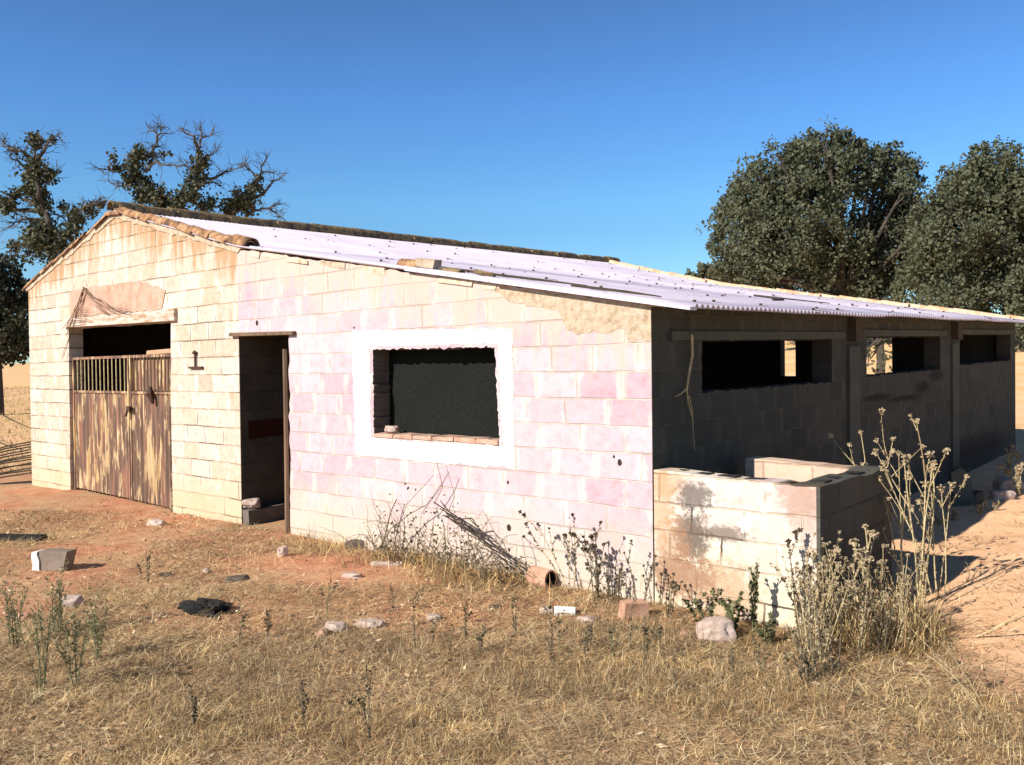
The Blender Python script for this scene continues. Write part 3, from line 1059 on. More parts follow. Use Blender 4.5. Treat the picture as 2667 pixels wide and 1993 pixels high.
for (u0, u1, zb, nb, ns) in ((9.78, 8.06, (0.05, 0.03), 13, 14), (8.04, 6.92, (0.03, 0.0), 11, 10)):
    g_ = empty('gate_leaf', (0, 0, 0))
    g_.parent = barn
    b = ribbed(u0 - 0.02, u1 + 0.02, zb, 1.43, 0.055, ns)
    so_ = b.build('ribbed_panel', M['gate'], g_, recalc=False)
    sm_ = so_.modifiers.new('thick', 'SOLIDIFY')
    sm_.thickness = 0.003
    b = MB()
    b.box((-(u0 + u1) / 2, 0.06, 1.905), (u0 - u1, 0.035, 0.035))
    b.box((-(u0 + u1) / 2, 0.06, 1.435), (u0 - u1 - 0.072, 0.03, 0.03))
    b.box((-(u0 + u1) / 2, 0.085, 0.09), (u0 - u1 - 0.072, 0.02, 0.04))
    b.box((-u0 + 0.018, 0.06, 0.955), (0.036, 0.035, 1.864))
    b.box((-u1 - 0.018, 0.06, 0.955), (0.036, 0.035, 1.864))
    b.build('gate_frame', M['gate'], g_)
    for i in range(nb):
        uu = u0 - 0.018 - (u0 - u1 - 0.036) * (i + 1) / (nb + 1)
        b = MB()
        b.tube([(-uu, 0.06, 1.448), (-uu, 0.06, 1.89)], 0.0085, 6)
        b.build('bar', M['stalk'] if nb == 13 else M['post'], g_)
    if nb == 11:
        b = MB()
        b.prism([rag([(-8.0, 1.46), (-6.95, 1.46), (-6.93, 1.93), (-7.5, 1.93), (-7.65, 1.90), (-8.0, 1.89)], 0.005, 0.2, 3)], FE, 0.095, 0.11)
        b.build('backing_board', M['gate'], g_)
        b = MB()
        b.prism([[(-7.68, 1.925), (-6.90, 1.935), (-6.90, 1.99), (-7.66, 1.975)]], FE, 0.10, 0.13)
        b.build('top_board', M['board'], g_)
        b = MB()
        b.box((-8.02, 0.02, 1.22), (0.10, 0.03, 0.07))
        b.tube([(-8.02, 0.0, 1.2), (-8.03, -0.02, 1.12)], 0.015, 6)
        b.build('latch', M['iron'], g_)
        b = MB()
        b.tube([(-7.45, 0.03, 1.5), (-7.40, 0.0, 1.42), (-7.36, 0.02, 1.30)], [0.03, 0.05, 0.02], 6)
        b.build('hasp', M['iron'], g_)
b = MB()
b.box((-6.895, 0.03, 0.62), (0.05, 0.06, 1.30))
b.build('gate_post', M['iron'], barn)
# iron cramp on the wall, flat dark discs painting the shade of pipe holes
b = MB()
b.tube([(-6.25, -0.02, 1.92), (-6.25, -0.02, 1.75)], 0.012, 6)
b.box((-6.24, -0.02, 1.745), (0.30, 0.025, 0.024))
b.tube([(-6.25, -0.035, 1.905), (-6.25, -0.015, 1.935)], 0.025, 6)
b.build('iron_cramp', M['iron'], barn)
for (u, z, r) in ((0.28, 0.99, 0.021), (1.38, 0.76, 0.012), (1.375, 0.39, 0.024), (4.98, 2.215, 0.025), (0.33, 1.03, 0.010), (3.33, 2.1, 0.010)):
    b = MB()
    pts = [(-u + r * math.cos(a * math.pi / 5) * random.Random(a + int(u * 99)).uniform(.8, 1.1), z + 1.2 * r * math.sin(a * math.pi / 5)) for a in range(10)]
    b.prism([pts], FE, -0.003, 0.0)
    b.build('drain_hole_shade', M['hole_shade'], barn)
# dark joint between wall corner and pen
# hook and torn wire net over the gate
net = empty('torn_wire_net', barn.matrix_world @ Vector((0, 0, 0)))
net.location = Matrix.Translation((CX, CY, 0)) @ Matrix.Rotation(-YAW, 4, 'Z') @ Vector((-9.13, -0.03, 2.86))
net.rotation_euler = (0, 0, -YAW)
tag(net, 'torn rusty wire net hanging from a hook above the gate', 'wire net')
q = random.Random(3)
b = MB()
b.tube([(0, 0.03, 0.0), (0, -0.02, 0.0), (0, -0.025, 0.03)], 0.012, 5)
b.build('hook', M['iron'], net)
b = MB()
for (x, z, n, sp_) in ((-0.66, -0.55, 7, 0.10), (1.35, -0.40, 5, 0.04), (0.95, -0.42, 6, 0.14), (-0.72, -0.95, 3, 0.05)):
    for i in range(n):
        ex = x + q.uniform(-sp_, sp_) * 1.5
        ez = z + q.uniform(-sp_, sp_)
        pts = []
        for j in range(6):
            f = j / 5
            pts.append((ex * f + q.gauss(0, .012), -0.02 + q.gauss(0, .006), ez * f - 0.10 * math.sin(math.pi * f) * (0.6 if x > 0 else 0.25) + q.gauss(0, .01)))
        b.tube(pts, 0.0032, 3)
for i in range(26):
    f = q.uniform(0.35, 1)
    x0, z0 = -0.66 * f, -0.55 * f
    x1, z1 = 1.1 * f, -0.42 * f
    s0 = q.uniform(0.0, 0.3)
    s1 = s0 + q.uniform(.1, .4)
    b.tube([(x0 + (x1 - x0) * s0, -0.018, z0 + (z1 - z0) * s0 - .04), (x0 + (x1 - x0) * s1, -0.02, z0 + (z1 - z0) * s1 - .07)], 0.002, 3)
b.build('wires', M['wire'], net)

# ------------------------------------------------------------------ low block pen against the corner
pen = empty('block_pen', (CX, CY, 0), -YAW)
tag(pen, 'low roofless pen of concrete blocks against the barn corner, stained with soot', 'pen')
PB = 1.32                                   # how far the pen reaches back


def blockwall(a0, a1, fn, d0, d1, zt0, zt1, seed):
    q_ = random.Random(seed)
    mb_ = MB()
    n = max(2, int((a1 - a0) / 0.13))
    top = [(a1 - (a1 - a0) * i / n, zt1 + (zt0 - zt1) * i / n + (q_.uniform(-.014, .008) if 0 < i < n else 0)) for i in range(n + 1)]
    mb_.prism([[(a0, -0.3), (a1, -0.3)] + top], fn, d0, d1)
    return mb_


blockwall(0.012, 1.20, FE, 0.0, 0.19, 0.955, 0.925, 1).build('front_wall', M['pen'], pen)
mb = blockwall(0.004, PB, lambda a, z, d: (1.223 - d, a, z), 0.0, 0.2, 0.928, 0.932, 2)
mb.build('side_wall', M['pen_side_shaded'], pen)
mb = blockwall(0.16, 1.02, lambda a, z, d: (a, PB - d, z), 0.0, 0.2, 0.955, 0.93, 3)
mb.build('rear_wall', M['pen_in'], pen)
# flat dark plates painting shade in the hollow blocks' open cells
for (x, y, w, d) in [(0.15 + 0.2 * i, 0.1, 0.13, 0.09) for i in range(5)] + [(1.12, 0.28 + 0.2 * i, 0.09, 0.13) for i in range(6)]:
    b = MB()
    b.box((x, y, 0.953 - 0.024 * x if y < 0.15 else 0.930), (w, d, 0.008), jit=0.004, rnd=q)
    b.build('block_cell_shade', M['hole_shade'], pen)

# ------------------------------------------------------------------ loose things on the roof edge
BM = Matrix.Translation((CX, CY, 0)) @ Matrix.Rotation(-YAW, 4, 'Z')


def on_barn(name, u, v, dz, rz=0.0):
    o_ = empty(name, BM @ Vector((-u, v, zroof(u) + SH * v + dz)), -YAW + rz)
    return o_


for (u, v, kind, lab) in ((2.62, 0.10, 'tile', 'curved clay tile fragment on the roof edge, leftmost of the rubble above the window'),
                          (2.36, 0.08, 'brick', 'pale brick lump on the roof edge next to a curved tile fragment'),
                          (2.10, 0.10, 'dark', 'dark curved tile lying at the right end of the rubble on the roof edge'),
                          (1.72, 0.12, 'dark2', 'small dark mortar crumb on the sheet edge right of the rubble')):
    q = random.Random(int(u * 100))
    mb = MB()
    if kind == 'tile':
        half_tile(mb, (-0.12, 0, 0.0), (0.10, 0.02, -0.02), 0.085, 0.075, n=7)
        half_tile(mb, (0.07, 0.03, -0.01), (0.14, 0.05, -0.02), 0.06, 0.06, n=6)
    elif kind == 'brick':
        mb.box((0, 0, 0.045), (0.20, 0.14, 0.09), jit=0.014, rnd=q, rot=Euler((0, 0.2, 0.2)).to_matrix())
    elif kind == 'dark':
        half_tile(mb, (-0.12, 0, -0.015), (0.12, 0.0, -0.05), 0.075, 0.06, n=7)
    else:
        mb.box((0, 0, 0.02), (0.16, 0.10, 0.05), jit=0.02, rnd=q, rot=Euler((0, 0.15, 0.4)).to_matrix())
    o_ = mb.build('roof_rubble', {'tile': M['tile'], 'brick': M['mortar'], 'dark': M['ridge'], 'dark2': M['ridge']}[kind], None, recalc=False)
    o_.location = BM @ Vector((-u, v, zroof(u) + SH * v + 0.012))
    o_.rotation_euler = (0, 0, -YAW)
    tag(o_, lab, 'rubble', 'rubble on the roof edge')
# thin fallen sticks lying on the sheet
for k, (pts, lab) in enumerate(((((2.75, .35), (2.3, .5), (1.9, .42), (1.5, .55), (1.0, .6)), 'long crooked dry stick lying on the roof sheet above the window rubble'),
                                (((0.9, .25), (0.45, .35), (0.1, .30)), 'short dark stick on the sheet near the barn corner'),
                                (((0.75, 3.6), (0.9, 4.2), (1.5, 4.7), (0.8, 5.3)), 'bent dry stick lying halfway along the sheet roof'))):
    mb = MB()
    mb.tube([BM @ Vector((-u, v, zroof(u) + SH * v + 0.025)) for (u, v) in pts], [0.012] * (len(pts) - 1) + [0.005], 5)
    o_ = mb.build('fallen_stick', M['twig_dark'])
    tag(o_, lab, 'stick', 'sticks on the roof')
# dead vine hanging on the shaded wall
mb = MB()
mb.tube([BM @ Vector(p) for p in ((0.03, 0.52, 1.93), (0.035, 0.52, 1.78), (0.03, 0.47, 1.62), (0.03, 0.44, 1.52), (0.03, 0.46, 1.42), (0.03, 0.52, 1.30))], [0.012, 0.010, 0.009, 0.007, 0.005, 0.003], 5)
mb.tube([BM @ Vector(p) for p in ((0.03, 0.45, 1.53), (0.04, 0.34, 1.49), (0.05, 0.24, 1.47))], [0.007, 0.005, 0.003], 5)
mb.tube([BM @ Vector(p) for p in ((0.03, 0.47, 1.47), (0.04, 0.50, 1.36), (0.04, 0.53, 1.05))], [0.006, 0.004, 0.002], 5)
tag(mb.build('dead_vine', M['stalk']), 'thin dead vine hanging on the shaded wall beside the barn corner', 'vine')


# ------------------------------------------------------------------ stones and rubbish
def stone_mesh(name, r, sx, sy, sz, mat_, seed, rough=0.32, sub=4, flat=False):
    import bmesh
    bm = bmesh.new()
    bmesh.ops.create_icosphere(bm, subdivisions=sub, radius=1.0)
    for v_ in bm.verts:
        c_ = v_.co.copy()
        c_ = Vector((round(c_.x * 2.2) / 2.2 * 0.22 + c_.x * 0.78, round(c_.y * 2.2) / 2.2 * 0.22 + c_.y * 0.78, round(c_.z * 2.2) / 2.2 * 0.22 + c_.z * 0.78))
        n_ = mnoise.noise(c_ * 1.1 + Vector((seed * 3.7, 0, 0))) * rough * 1.6 + mnoise.noise(c_ * 3.0 + Vector((0, seed * 2.1, 0))) * rough * 0.5
        c_ *= 1 + n_
        for ax in range(3):
            lim = 0.78
            if abs(c_[ax]) > lim:
                c_[ax] = math.copysign(lim + (abs(c_[ax]) - lim) * 0.25, c_[ax])
        v_.co = Vector((c_.x * sx, c_.y * sy, c_.z * sz)) * r
    me_ = bpy.data.meshes.new(name)
    bm.to_mesh(me_)
    bm.free()
    me_.materials.append(mat_)
    me_.polygons.foreach_set('use_smooth', [not flat] * len(me_.polygons))
    o_ = bpy.data.objects.new(name, me_)
    COL.objects.link(o_)
    return o_


STONES = [
    (187, 1578, 0.085, 1.1, 0.9, 0.8, 'stone_white', 'rounded pale pink stone half sunk in litter at the lower left'),
    (538, 1490, 0.035, 1.0, 0.9, 0.8, 'stone_white', 'small white stone just beyond the black plastic scrap'),
    (736, 1448, 0.07, 0.8, 0.8, 1.2, 'stone_white', 'upright white stone on the soil in front of the door post'),
    (872, 1642, 0.075, 1.3, 0.9, 0.7, 'stone_white', 'pink stone on the litter, left one of the pair in front of the window'),
    (962, 1632, 0.075, 1.5, 0.8, 0.55, 'stone_white', 'flat pink stone, right one of the pair in front of the window'),
    (838, 1655, 0.05, 1.0, 0.9, 0.7, 'stone_red', 'small brown stone touching the left pink stone of the pair'),
    (1130, 1615, 0.045, 1.2, 0.9, 0.75, 'stone_white', 'small white stone on red soil in front of the window'),
    (1424, 1596, 0.05, 1.2, 0.9, 0.8, 'stone_white', 'white stone left of the white broken tile'),
    (1525, 1620, 0.06, 1.3, 0.8, 0.6, 'stone_white', 'pink stone right of the white broken tile'),
    (1864, 1662, 0.125, 1.1, 0.9, 0.85, 'stone_white', 'large rounded white stone in front of the block pen'),
    (935, 1425, 0.13, 1.3, 0.8, 0.55, 'stone_dark', 'dark rock by the wall foot below the left edge of the window'),
    (1012, 1440, 0.11, 1.0, 0.8, 0.6, 'stone_dark', 'blackish rock by the wall foot, right of a longer dark rock'),
    (1008, 1472, 0.09, 1.9, 0.8, 0.35, 'stone_white', 'flat white slab below the blackish rock by the wall'),
    (918, 1502, 0.065, 1.5, 0.9, 0.45, 'stone_white', 'flat pale stone on red soil between the door and the window'),
    (405, 1368, 0.10, 1.5, 0.9, 0.6, 'stone_white', 'pale pink stone lying at the foot of the gate post'),
    (620, 1512, 0.07, 1.6, 0.9, 0.5, 'stone_dark', 'dark clod on bare red soil in front of the doorway'),
    (2625, 1275, 0.16, 1.1, 0.9, 0.9, 'stone_white', 'white block-like stone at the right edge by the shaded wall'),
    (2608, 1298, 0.13, 1.2, 0.9, 0.7, 'stone_white', 'low white stone at the right edge in front of another white stone'),
    (2540, 1310, 0.14, 0.8, 0.8, 1.0, 'stone_dark', 'brownish stone right of the leaning slab in the shade'),
    (1780, 1655, 0.035, 1.1, 1.0, 0.7, 'stone_red', 'little red stone in front of the soot stain of the pen'),
    (255, 1585, 0.035, 1.3, 1.0, 0.5, 'stone_red', 'little brick red chip right of the rounded pale pink stone'),
    (60, 1610, 0.05, 1.2, 1.0, 0.7, 'stone_red', 'orange clod among green weeds at the left edge'),
    (1290, 1585, 0.04, 1.2, 1.0, 0.6, 'stone_dark', 'small grey stone on red soil left of the white broken tile'),
    (430, 1500, 0.04, 1.5, 1.0, 0.6, 'stone_dark', 'small dark clod left of the small white stone'),
]
for i, (px, py, r, sx, sy, sz, mt, lab) in enumerate(STONES):
    o_ = stone_mesh('stone', r, sx, sy, sz, M[mt], i + 1)
    o_.location = at(px, py, r * sz * 0.22)
    o_.rotation_euler = (0, 0, random.Random(i).uniform(-0.5, 0.5))
    tag(o_, lab, 'stone', 'stones lying about the yard')

# stone on the window sill and the pale hollow stone in the doorway
o_ = stone_mesh('stone', 0.05, 1.5, 0.9, 0.8, M['stone_white'], 50)
o_.location = BM @ Vector((-2.90, 0.08, 1.135))
tag(o_, 'white stone on the left end of the window sill', 'stone', 'stones lying about the yard')
o_ = stone_mesh('stone', 0.085, 1.3, 0.9, 0.8, M['stone_white'], 53, rough=0.45)
o_.location = BM @ Vector((-5.29, 0.09, 0.215))
tag(o_, 'rough white stone sitting in the left corner of the doorway sill', 'stone', 'stones lying about the yard')

# broken concrete block
q = random.Random(2)
blk = empty('concrete_block', at(140, 1482), -0.25)
tag(blk, 'broken grey concrete block with a white left end in the yard before the gate', 'block')
b = MB()
b.prism([[(-0.08, 0.0), (0.14, 0.0), (0.19, 0.17), (-0.10, 0.165)]], lambda a, z, d: (a, d, z), -0.06, 0.06)
b.build('block_body', M['grey_block'], blk)
b = MB()
b.prism([rag([(-0.16, 0.0), (-0.082, -0.01), (-0.103, 0.16), (-0.155, 0.155)], 0.006, 0.03, 3)], lambda a, z, d: (a, d, z), -0.075, 0.04)
b.build('white_end', M['plaster'], blk)

# crumpled black plastic
b = MB()
q = random.Random(4)
base_ = at(545, 1596)
import bmesh
bm = bmesh.new()
bmesh.ops.create_icosphere(bm, subdivisions=4, radius=1.0)
for v_ in bm.verts:
    c_ = v_.co.copy()
    k = 1 + 0.9 * mnoise.noise(c_ * 1.6) + 0.35 * mnoise.noise(c_ * 4.5)
    v_.co = Vector((c_.x * 0.17 * k, c_.y * 0.10 * k, max(-0.02, c_.z * 0.06 * k + 0.03 - 0.25 * max(0, c_.x) * 0.16)))
me_ = bpy.data.meshes.new('plastic_scrap')
bm.to_mesh(me_)
bm.free()
me_.materials.append(M['black_plastic'])
o_ = bpy.data.objects.new('plastic_scrap', me_)
COL.objects.link(o_)
o_.location = base_
o_.rotation_euler = (0, 0, -0.3)
tag(o_, 'crumpled black plastic scrap lying on the brown litter', 'plastic scrap')
# long thin dark scrap at the left edge
mb = MB()
p0 = at(-20, 1408)
mb.box(p0 + Vector((0.15, 0, 0.03)), (0.75, 0.12, 0.05), jit=0.015, rnd=q)
tag(mb.build('charred_board', M['black_plastic']), 'dark flat board lying on the ground at the left edge', 'board')

# white broken tile, orange brick, clay pipe
mb = MB()
mb.box((0, 0, 0.022), (0.145, 0.08, 0.045), jit=0.004, rnd=q)
mb.box((0, -0.041, 0.024), (0.08, 0.004, 0.006), mi=1)
o_ = mb.build('broken_tile', [M['plaster'], M['grey_block']])
o_.location = at(1470, 1600)
o_.rotation_euler = (0.1, 0.03, -0.10)
tag(o_, 'white broken flat tile with a dark groove on red soil before the wall corner', 'broken tile')
mb = MB()
mb.box((0, 0, 0.06), (0.17, 0.11, 0.12), jit=0.008, rnd=q)
o_ = mb.build('brick', M['stone_red'])
o_.location = at(1650, 1612)
o_.rotation_euler = (0, 0.06, 0.3)
tag(o_, 'orange brick at the foot of the barn corner among dry stalks', 'brick')
pipe = empty('clay_pipe', at(1412, 1530), -0.75)
tag(pipe, 'short orange clay pipe piece by the wall, its dark open end to the right', 'pipe')
mb = MB()
n = 18
for (x0, x1, r0, r1) in ((-0.10, 0.09, 0.082, 0.074),):
    pts_o, pts_i = [], []
    for j in range(n):
        w = 2 * math.pi * j / n
        pts_o.append((math.cos(w), math.sin(w)))
    b0 = 0
    for (x, r) in ((x0, 0.02), (x0, r0), (x1, r1), (x1, r1 - 0.014), (x1 - 0.14, r1 - 0.014), (x1 - 0.14, 0.002)):
        for (cw, sw) in pts_o:
            mb.v.append((x, r * cw, 0.075 + r * sw))
    for i in range(5):
        for j in range(n):
            j2 = (j + 1) % n
            mb.f.append((i * n + j, i * n + j2, (i + 1) * n + j2, (i + 1) * n + j))
            mb.m.append(0 if i < 3 else 1)  # inner faces painted dark for the shade within the pipe
mb.build('pipe_body', [M['stone_red'], M['hole_shade']], pipe, smooth=False)

# leaning slab in the shade of the wall
mb = MB()
mb.prism([[(-0.13, -0.05), (0.15, -0.05), (0.13, 0.34), (0.03, 0.42), (-0.10, 0.36)]], lambda a, z, d: (a, d + z * 0.25, z), 0, 0.05)
o_ = mb.build('leaning_slab', M['leaf_dry'] if False else M['lintel_shaded'])
o_.location = at(2512, 1318)
o_.rotation_euler = (0, 0, 0.2)
tag(o_, 'grey stone slab standing tilted in the shade of the side wall', 'slab')


# ------------------------------------------------------------------ weeds
def head_mesh(mat_, r, seed, name='seed_head'):
    q_ = random.Random(seed)
    mb_ = MB()
    for i in range(16):
        d = Vector((q_.gauss(0, 1), q_.gauss(0, 1), q_.gauss(0.6, 0.8))).normalized()
        s_ = d.orthogonal().normalized()
        t_ = d.cross(s_)
        w = r * 0.30
        p0_ = d * r * 0.15
        p1_ = d * r * q_.uniform(0.8, 1.25)
        mb_.quad([p0_ - s_ * w, p0_ + s_ * w, p1_ + s_ * w * 0.8, p1_ - s_ * w * 0.8])
        mb_.quad([p0_ - t_ * w, p0_ + t_ * w, p1_ + t_ * w * 0.8, p1_ - t_ * w * 0.8])
    k = len(mb_.v)
    mb_.tube([(0, 0, -r * 0.9), (0, 0, -r * .2), (0, 0, r * 0.55)], [r * 0.30, r * 0.62, r * 0.30], 6)
    me_ = bpy.data.meshes.new(name)
    me_.from_pydata(mb_.v, [], mb_.f)
    me_.materials.append(mat_)
    return me_


HEADS = {}
for nm in ('head', 'head_dark'):
    HEADS[nm] = [head_mesh(M[nm], 1.0, i) for i in range(3)]


def weed(loc, h, n, spread, label, cat='dry weed', group=None, mat_='stalk', head='head', hr=0.022, leaf='leaf_dry', nleaf=14,
         seed=1, branch=2, thick=0.005, lean=(0, 0), name='dry_thistle', bend=0.12, stems=None, leaf_size=0.022):
    q_ = random.Random(seed)
    root = empty(name, loc)
    tag(root, label, cat, group)
    mb_ = MB()
    tips = []
    lv = []

    def stem(p0, dirv, ln, r, lvl):
        k = 6
        pts = [Vector(p0)]
        d = Vector(dirv).normalized()
        cv = Vector((q_.gauss(0, bend), q_.gauss(0, bend), q_.uniform(-.02, bend)))
        for i in range(k):
            d = (d + cv / k + Vector((q_.gauss(0, .045), q_.gauss(0, .045), 0))).normalized()
            pts.append(pts[-1] + d * ln / k)
        mb_.tube(pts, [r * (1 - 0.6 * i / k) for i in range(k + 1)], 5 if lvl == 0 else 4, cap=False)
        tips.append((pts[-1], d, lvl))
        for i in range(1, k + 1):
            for _ in range(max(1, int(nleaf / 6)) if lvl == 0 else 1):
                lv.append(pts[i - 1].lerp(pts[i], q_.random()))
        if lvl < 2:
            for _ in range(branch if lvl == 0 else q_.choice((0, 0, 1))):
                i = q_.randint(2, k - 1)
                a = q_.uniform(0, 6.28)
                dd = (d + Vector((math.cos(a), math.sin(a), 0.2)) * q_.uniform(0.4, 0.8))
                stem(pts[i], dd, ln * q_.uniform(0.22, 0.45), r * 0.6, lvl + 1)

    if stems is None:
        stems = []
        for i in range(n):
            a = q_.uniform(0, 6.28)
            s_ = spread * q_.uniform(0.2, 1)
            stems.append(((0.25 * s_ * h * math.cos(a), 0.25 * s_ * h * math.sin(a), -0.02),
                          (s_ * math.cos(a) + lean[0], s_ * math.sin(a) + lean[1], 1), h * q_.uniform(0.65, 1)))
    for (p0, dv, ln) in stems:
        stem(p0, dv, ln, thick * q_.uniform(.8, 1.2), 0)
    mb_.build('stem', M[mat_], root, recalc=False)
    if nleaf:
        k = len(lv)
        C = np.array([tuple(p) for p in lv])
        C = np.repeat(C, 2, 0)
        rs = np.random.RandomState(seed)
        leaves_np('dried_leaves' if 'dry' in leaf else 'leaves', C + rs.normal(0, 0.006, C.shape), leaf_size, M[leaf], root, rs)
    if head:
        for (p, d, lvl) in tips:
            o_ = bpy.data.objects.new('seed_head', HEADS[head][q_.randrange(3)])
            s_ = hr * q_.uniform(0.7, 1.2) * (1 if lvl < 2 else 0.8)
            o_.scale = (s_, s_, s_)
            o_.location = p
            o_.rotation_mode = 'QUATERNION'
            o_.rotation_quaternion = Vector(d).to_track_quat('Z', 'Y')
            COL.objects.link(o_)
            o_.parent = root
    return root


def leaves_np(name, C, size, mat_, parent, rs, aspect=0.55, up=0.0):
    n_ = len(C)
    d = rs.normal(0, 1, (n_, 3))
    d[:, 2] += up
    d /= np.linalg.norm(d, axis=1, keepdims=True)
    e = rs.normal(0, 1, (n_, 3))
    e -= d * (e * d).sum(1, keepdims=True)
    e /= np.linalg.norm(e, axis=1, keepdims=True) + 1e-9
    s_ = size * rs.uniform(0.6, 1.35, (n_, 1))
    V_ = np.stack([C - d * s_ * 0.5, C + e * s_ * aspect * 0.5, C + d * s_ * 0.5, C - e * s_ * aspect * 0.5], 1)
    return np_quads(name, V_, mat_, parent)


# the big thistle patch at the pen corner
GT = 'dry thistles at the pen corner'
weed(at(2396, 1575), 1.22, 4, 0.30, 'tallest pale dry thistle, rising before the shaded wall right of the pen', group=GT, seed=3, branch=1, thick=0.0085, hr=0.024, nleaf=26, bend=0.035,
     stems=[((0, 0, -0.02), (0.03, 0.02, 1), 1.0), ((0.01, 0, -0.02), (0.095, 0, 1), 1.06), ((0.02, 0, -0.02), (0.14, 0.02, 1), 0.98), ((0, 0.01, -0.02), (-0.02, 0, 1), 1.05)])
weed(at(2345, 1560), 1.02, 3, 0.26, 'slender pale thistle with knobbly heads just left of the tallest one', group=GT, seed=8, branch=2, thick=0.006, hr=0.020, nleaf=18, bend=0.04,
     stems=[((0, 0, -0.02), (-0.03, 0, 1), 1.06), ((0, 0, -0.02), (0.03, 0.03, 1), 0.92), ((0.01, 0, -0.02), (-0.10, 0, 1), 0.75)])
weed(at(2440, 1560), 0.72, 2, 0.15, 'single pale thistle stalk leaning right on the sand beside the tallest one', group=GT, seed=12, branch=1, thick=0.005, hr=0.018, bend=0.03,
     stems=[((0, 0, -0.02), (0.15, 0, 1), 0.80)])
weed(at(2235, 1690), 0.78, 5, 0.20, 'thistle with thick cream heads in front of the shaded end of the pen', group=GT, seed=15, branch=2, thick=0.008, hr=0.026, nleaf=18)
weed(at(2150, 1680), 0.66, 4, 0.22, 'bushy dry thistle with cream heads covering the pen corner', group=GT, seed=18, branch=3, thick=0.007, hr=0.022, nleaf=18)
weed(at(2085, 1655), 0.64, 4, 0.25, 'dark leafy dry weed against the right end of the sunlit pen face', group=GT, seed=22, branch=2, mat_='stalk_dark', head='head_dark', leaf='leaf_drydark', nleaf=30, leaf_size=0.028)
weed(BM @ Vector((1.62, 1.05, 0.12)), 0.98, 3, 0.2, 'pale thistle heads showing over the rear corner of the pen', group=GT, seed=25, branch=2, thick=0.006, hr=0.026)
weed(BM @ Vector((0.95, 1.75, 0.05)), 1.22, 3, 0.25, 'thistle standing behind the low pen, only its heads showing above the rear wall', group=GT, seed=26, branch=2, thick=0.006, hr=0.028)
q = random.Random(77)
for i in range(26):
    px = q.uniform(2095, 2370)
    py = 1720 - (px - 2110) * 0.30 + q.uniform(-60, 60)
    hh = q.uniform(0.30, 0.62)
    hh *= 1.15 if i % 3 else 0.9
    weed(at(px, py), hh, q.choice((3, 3, 4)), 0.26, 'short dry stalk clump in the thistle thicket at the pen corner', group='dry stalk clumps of the thicket', seed=200 + i,
         branch=2, thick=0.0034, hr=0.010, nleaf=12, leaf_size=0.016, mat_='stalk_dark' if i % 2 else 'stalk', leaf='leaf_drydark' if i % 2 else 'leaf_dry', name='dry_stalk_clump', lean=(0.05, 0))
# weeds along the wall foot
GW = 'dry weeds along the wall foot'
weed(at(1555, 1560), 0.62, 6, 0.22, 'dark dry weed cluster at the wall foot right of the window', group=GW, seed=31, branch=2, mat_='stalk_dark', head='head_dark', leaf='leaf_drydark', nleaf=20, hr=0.016, thick=0.005)
weed(at(1490, 1545), 0.60, 4, 0.35, 'brown dry weed with small dark heads left of the dark weed cluster', group=GW, seed=33, branch=2, mat_='stalk', head='head_dark', leaf='leaf_drydark', nleaf=14, hr=0.015, lean=(-0.12, 0))
weed(at(1590, 1570), 0.34, 6, 0.5, 'low grassy tuft at the foot of the dark weed cluster', group=GW, seed=34, branch=1, mat_='stalk_dark', head=None, leaf='leaf_drydark', nleaf=12)
weed(at(1668, 1585), 0.42, 3, 0.2, 'thin dark weed beside the corner crack of the barn', group=GW, seed=36, branch=1, mat_='stalk_dark', head='head_dark', leaf='leaf_drydark', nleaf=16, hr=0.012)
weed(at(1740, 1610), 0.36, 4, 0.25, 'thin weed in front of the left end of the pen', group=GW, seed=37, branch=1, mat_='stalk_dark', head='head_dark', leaf='leaf_drydark', nleaf=16, hr=0.012)
weed(at(865, 1395), 0.62, 4, 0.28, 'sparse bare weed at the wall foot between door and window', group=GW, seed=40, branch=2, mat_='stalk_green', head=None, leaf='leaf_drydark', nleaf=10, lean=(0.12, 0), thick=0.006)
weed(at(835, 1385), 0.50, 2, 0.15, 'straw coloured grass stalks behind the sparse bare weed', group=GW, seed=41, branch=0, mat_='stalk', head='head', leaf='leaf_dry', nleaf=6, hr=0.014)
weed(at(1085, 1420), 0.32, 6, 0.45, 'low dry weed at the wall foot below the left half of the window', group=GW, seed=42, branch=1, mat_='stalk', head=None, leaf='leaf_drydark', nleaf=10)
# leafy green plants at the pen foot
GP = 'green plants at the pen foot'
weed(at(1965, 1650), 0.42, 3, 0.16, 'tall leafy green plant against the middle of the pen face', cat='plant', group=GP, seed=50, branch=1, mat_='stalk_green', head=None, leaf='leaf_green', nleaf=30, name='green_weed', leaf_size=0.04)
weed(at(1905, 1652), 0.30, 4, 0.4, 'low leafy green plant right of the large white stone', cat='plant', group=GP, seed=51, branch=1, mat_='stalk_green', head=None, leaf='leaf_green', nleaf=26, name='green_weed', leaf_size=0.04)
weed(at(1840, 1640), 0.28, 4, 0.4, 'green plant behind the large white stone under the soot stain', cat='plant', group=GP, seed=52, branch=1, mat_='stalk_green', head=None, leaf='leaf_green', nleaf=26, name='green_weed', leaf_size=0.04)
weed(at(2000, 1672), 0.15, 5, 0.6, 'small green rosette between two taller plants and the pen corner', cat='plant', group=GP, seed=53, branch=1, mat_='stalk_green', head=None, leaf='leaf_green', nleaf=40, name='green_weed', leaf_size=0.035)
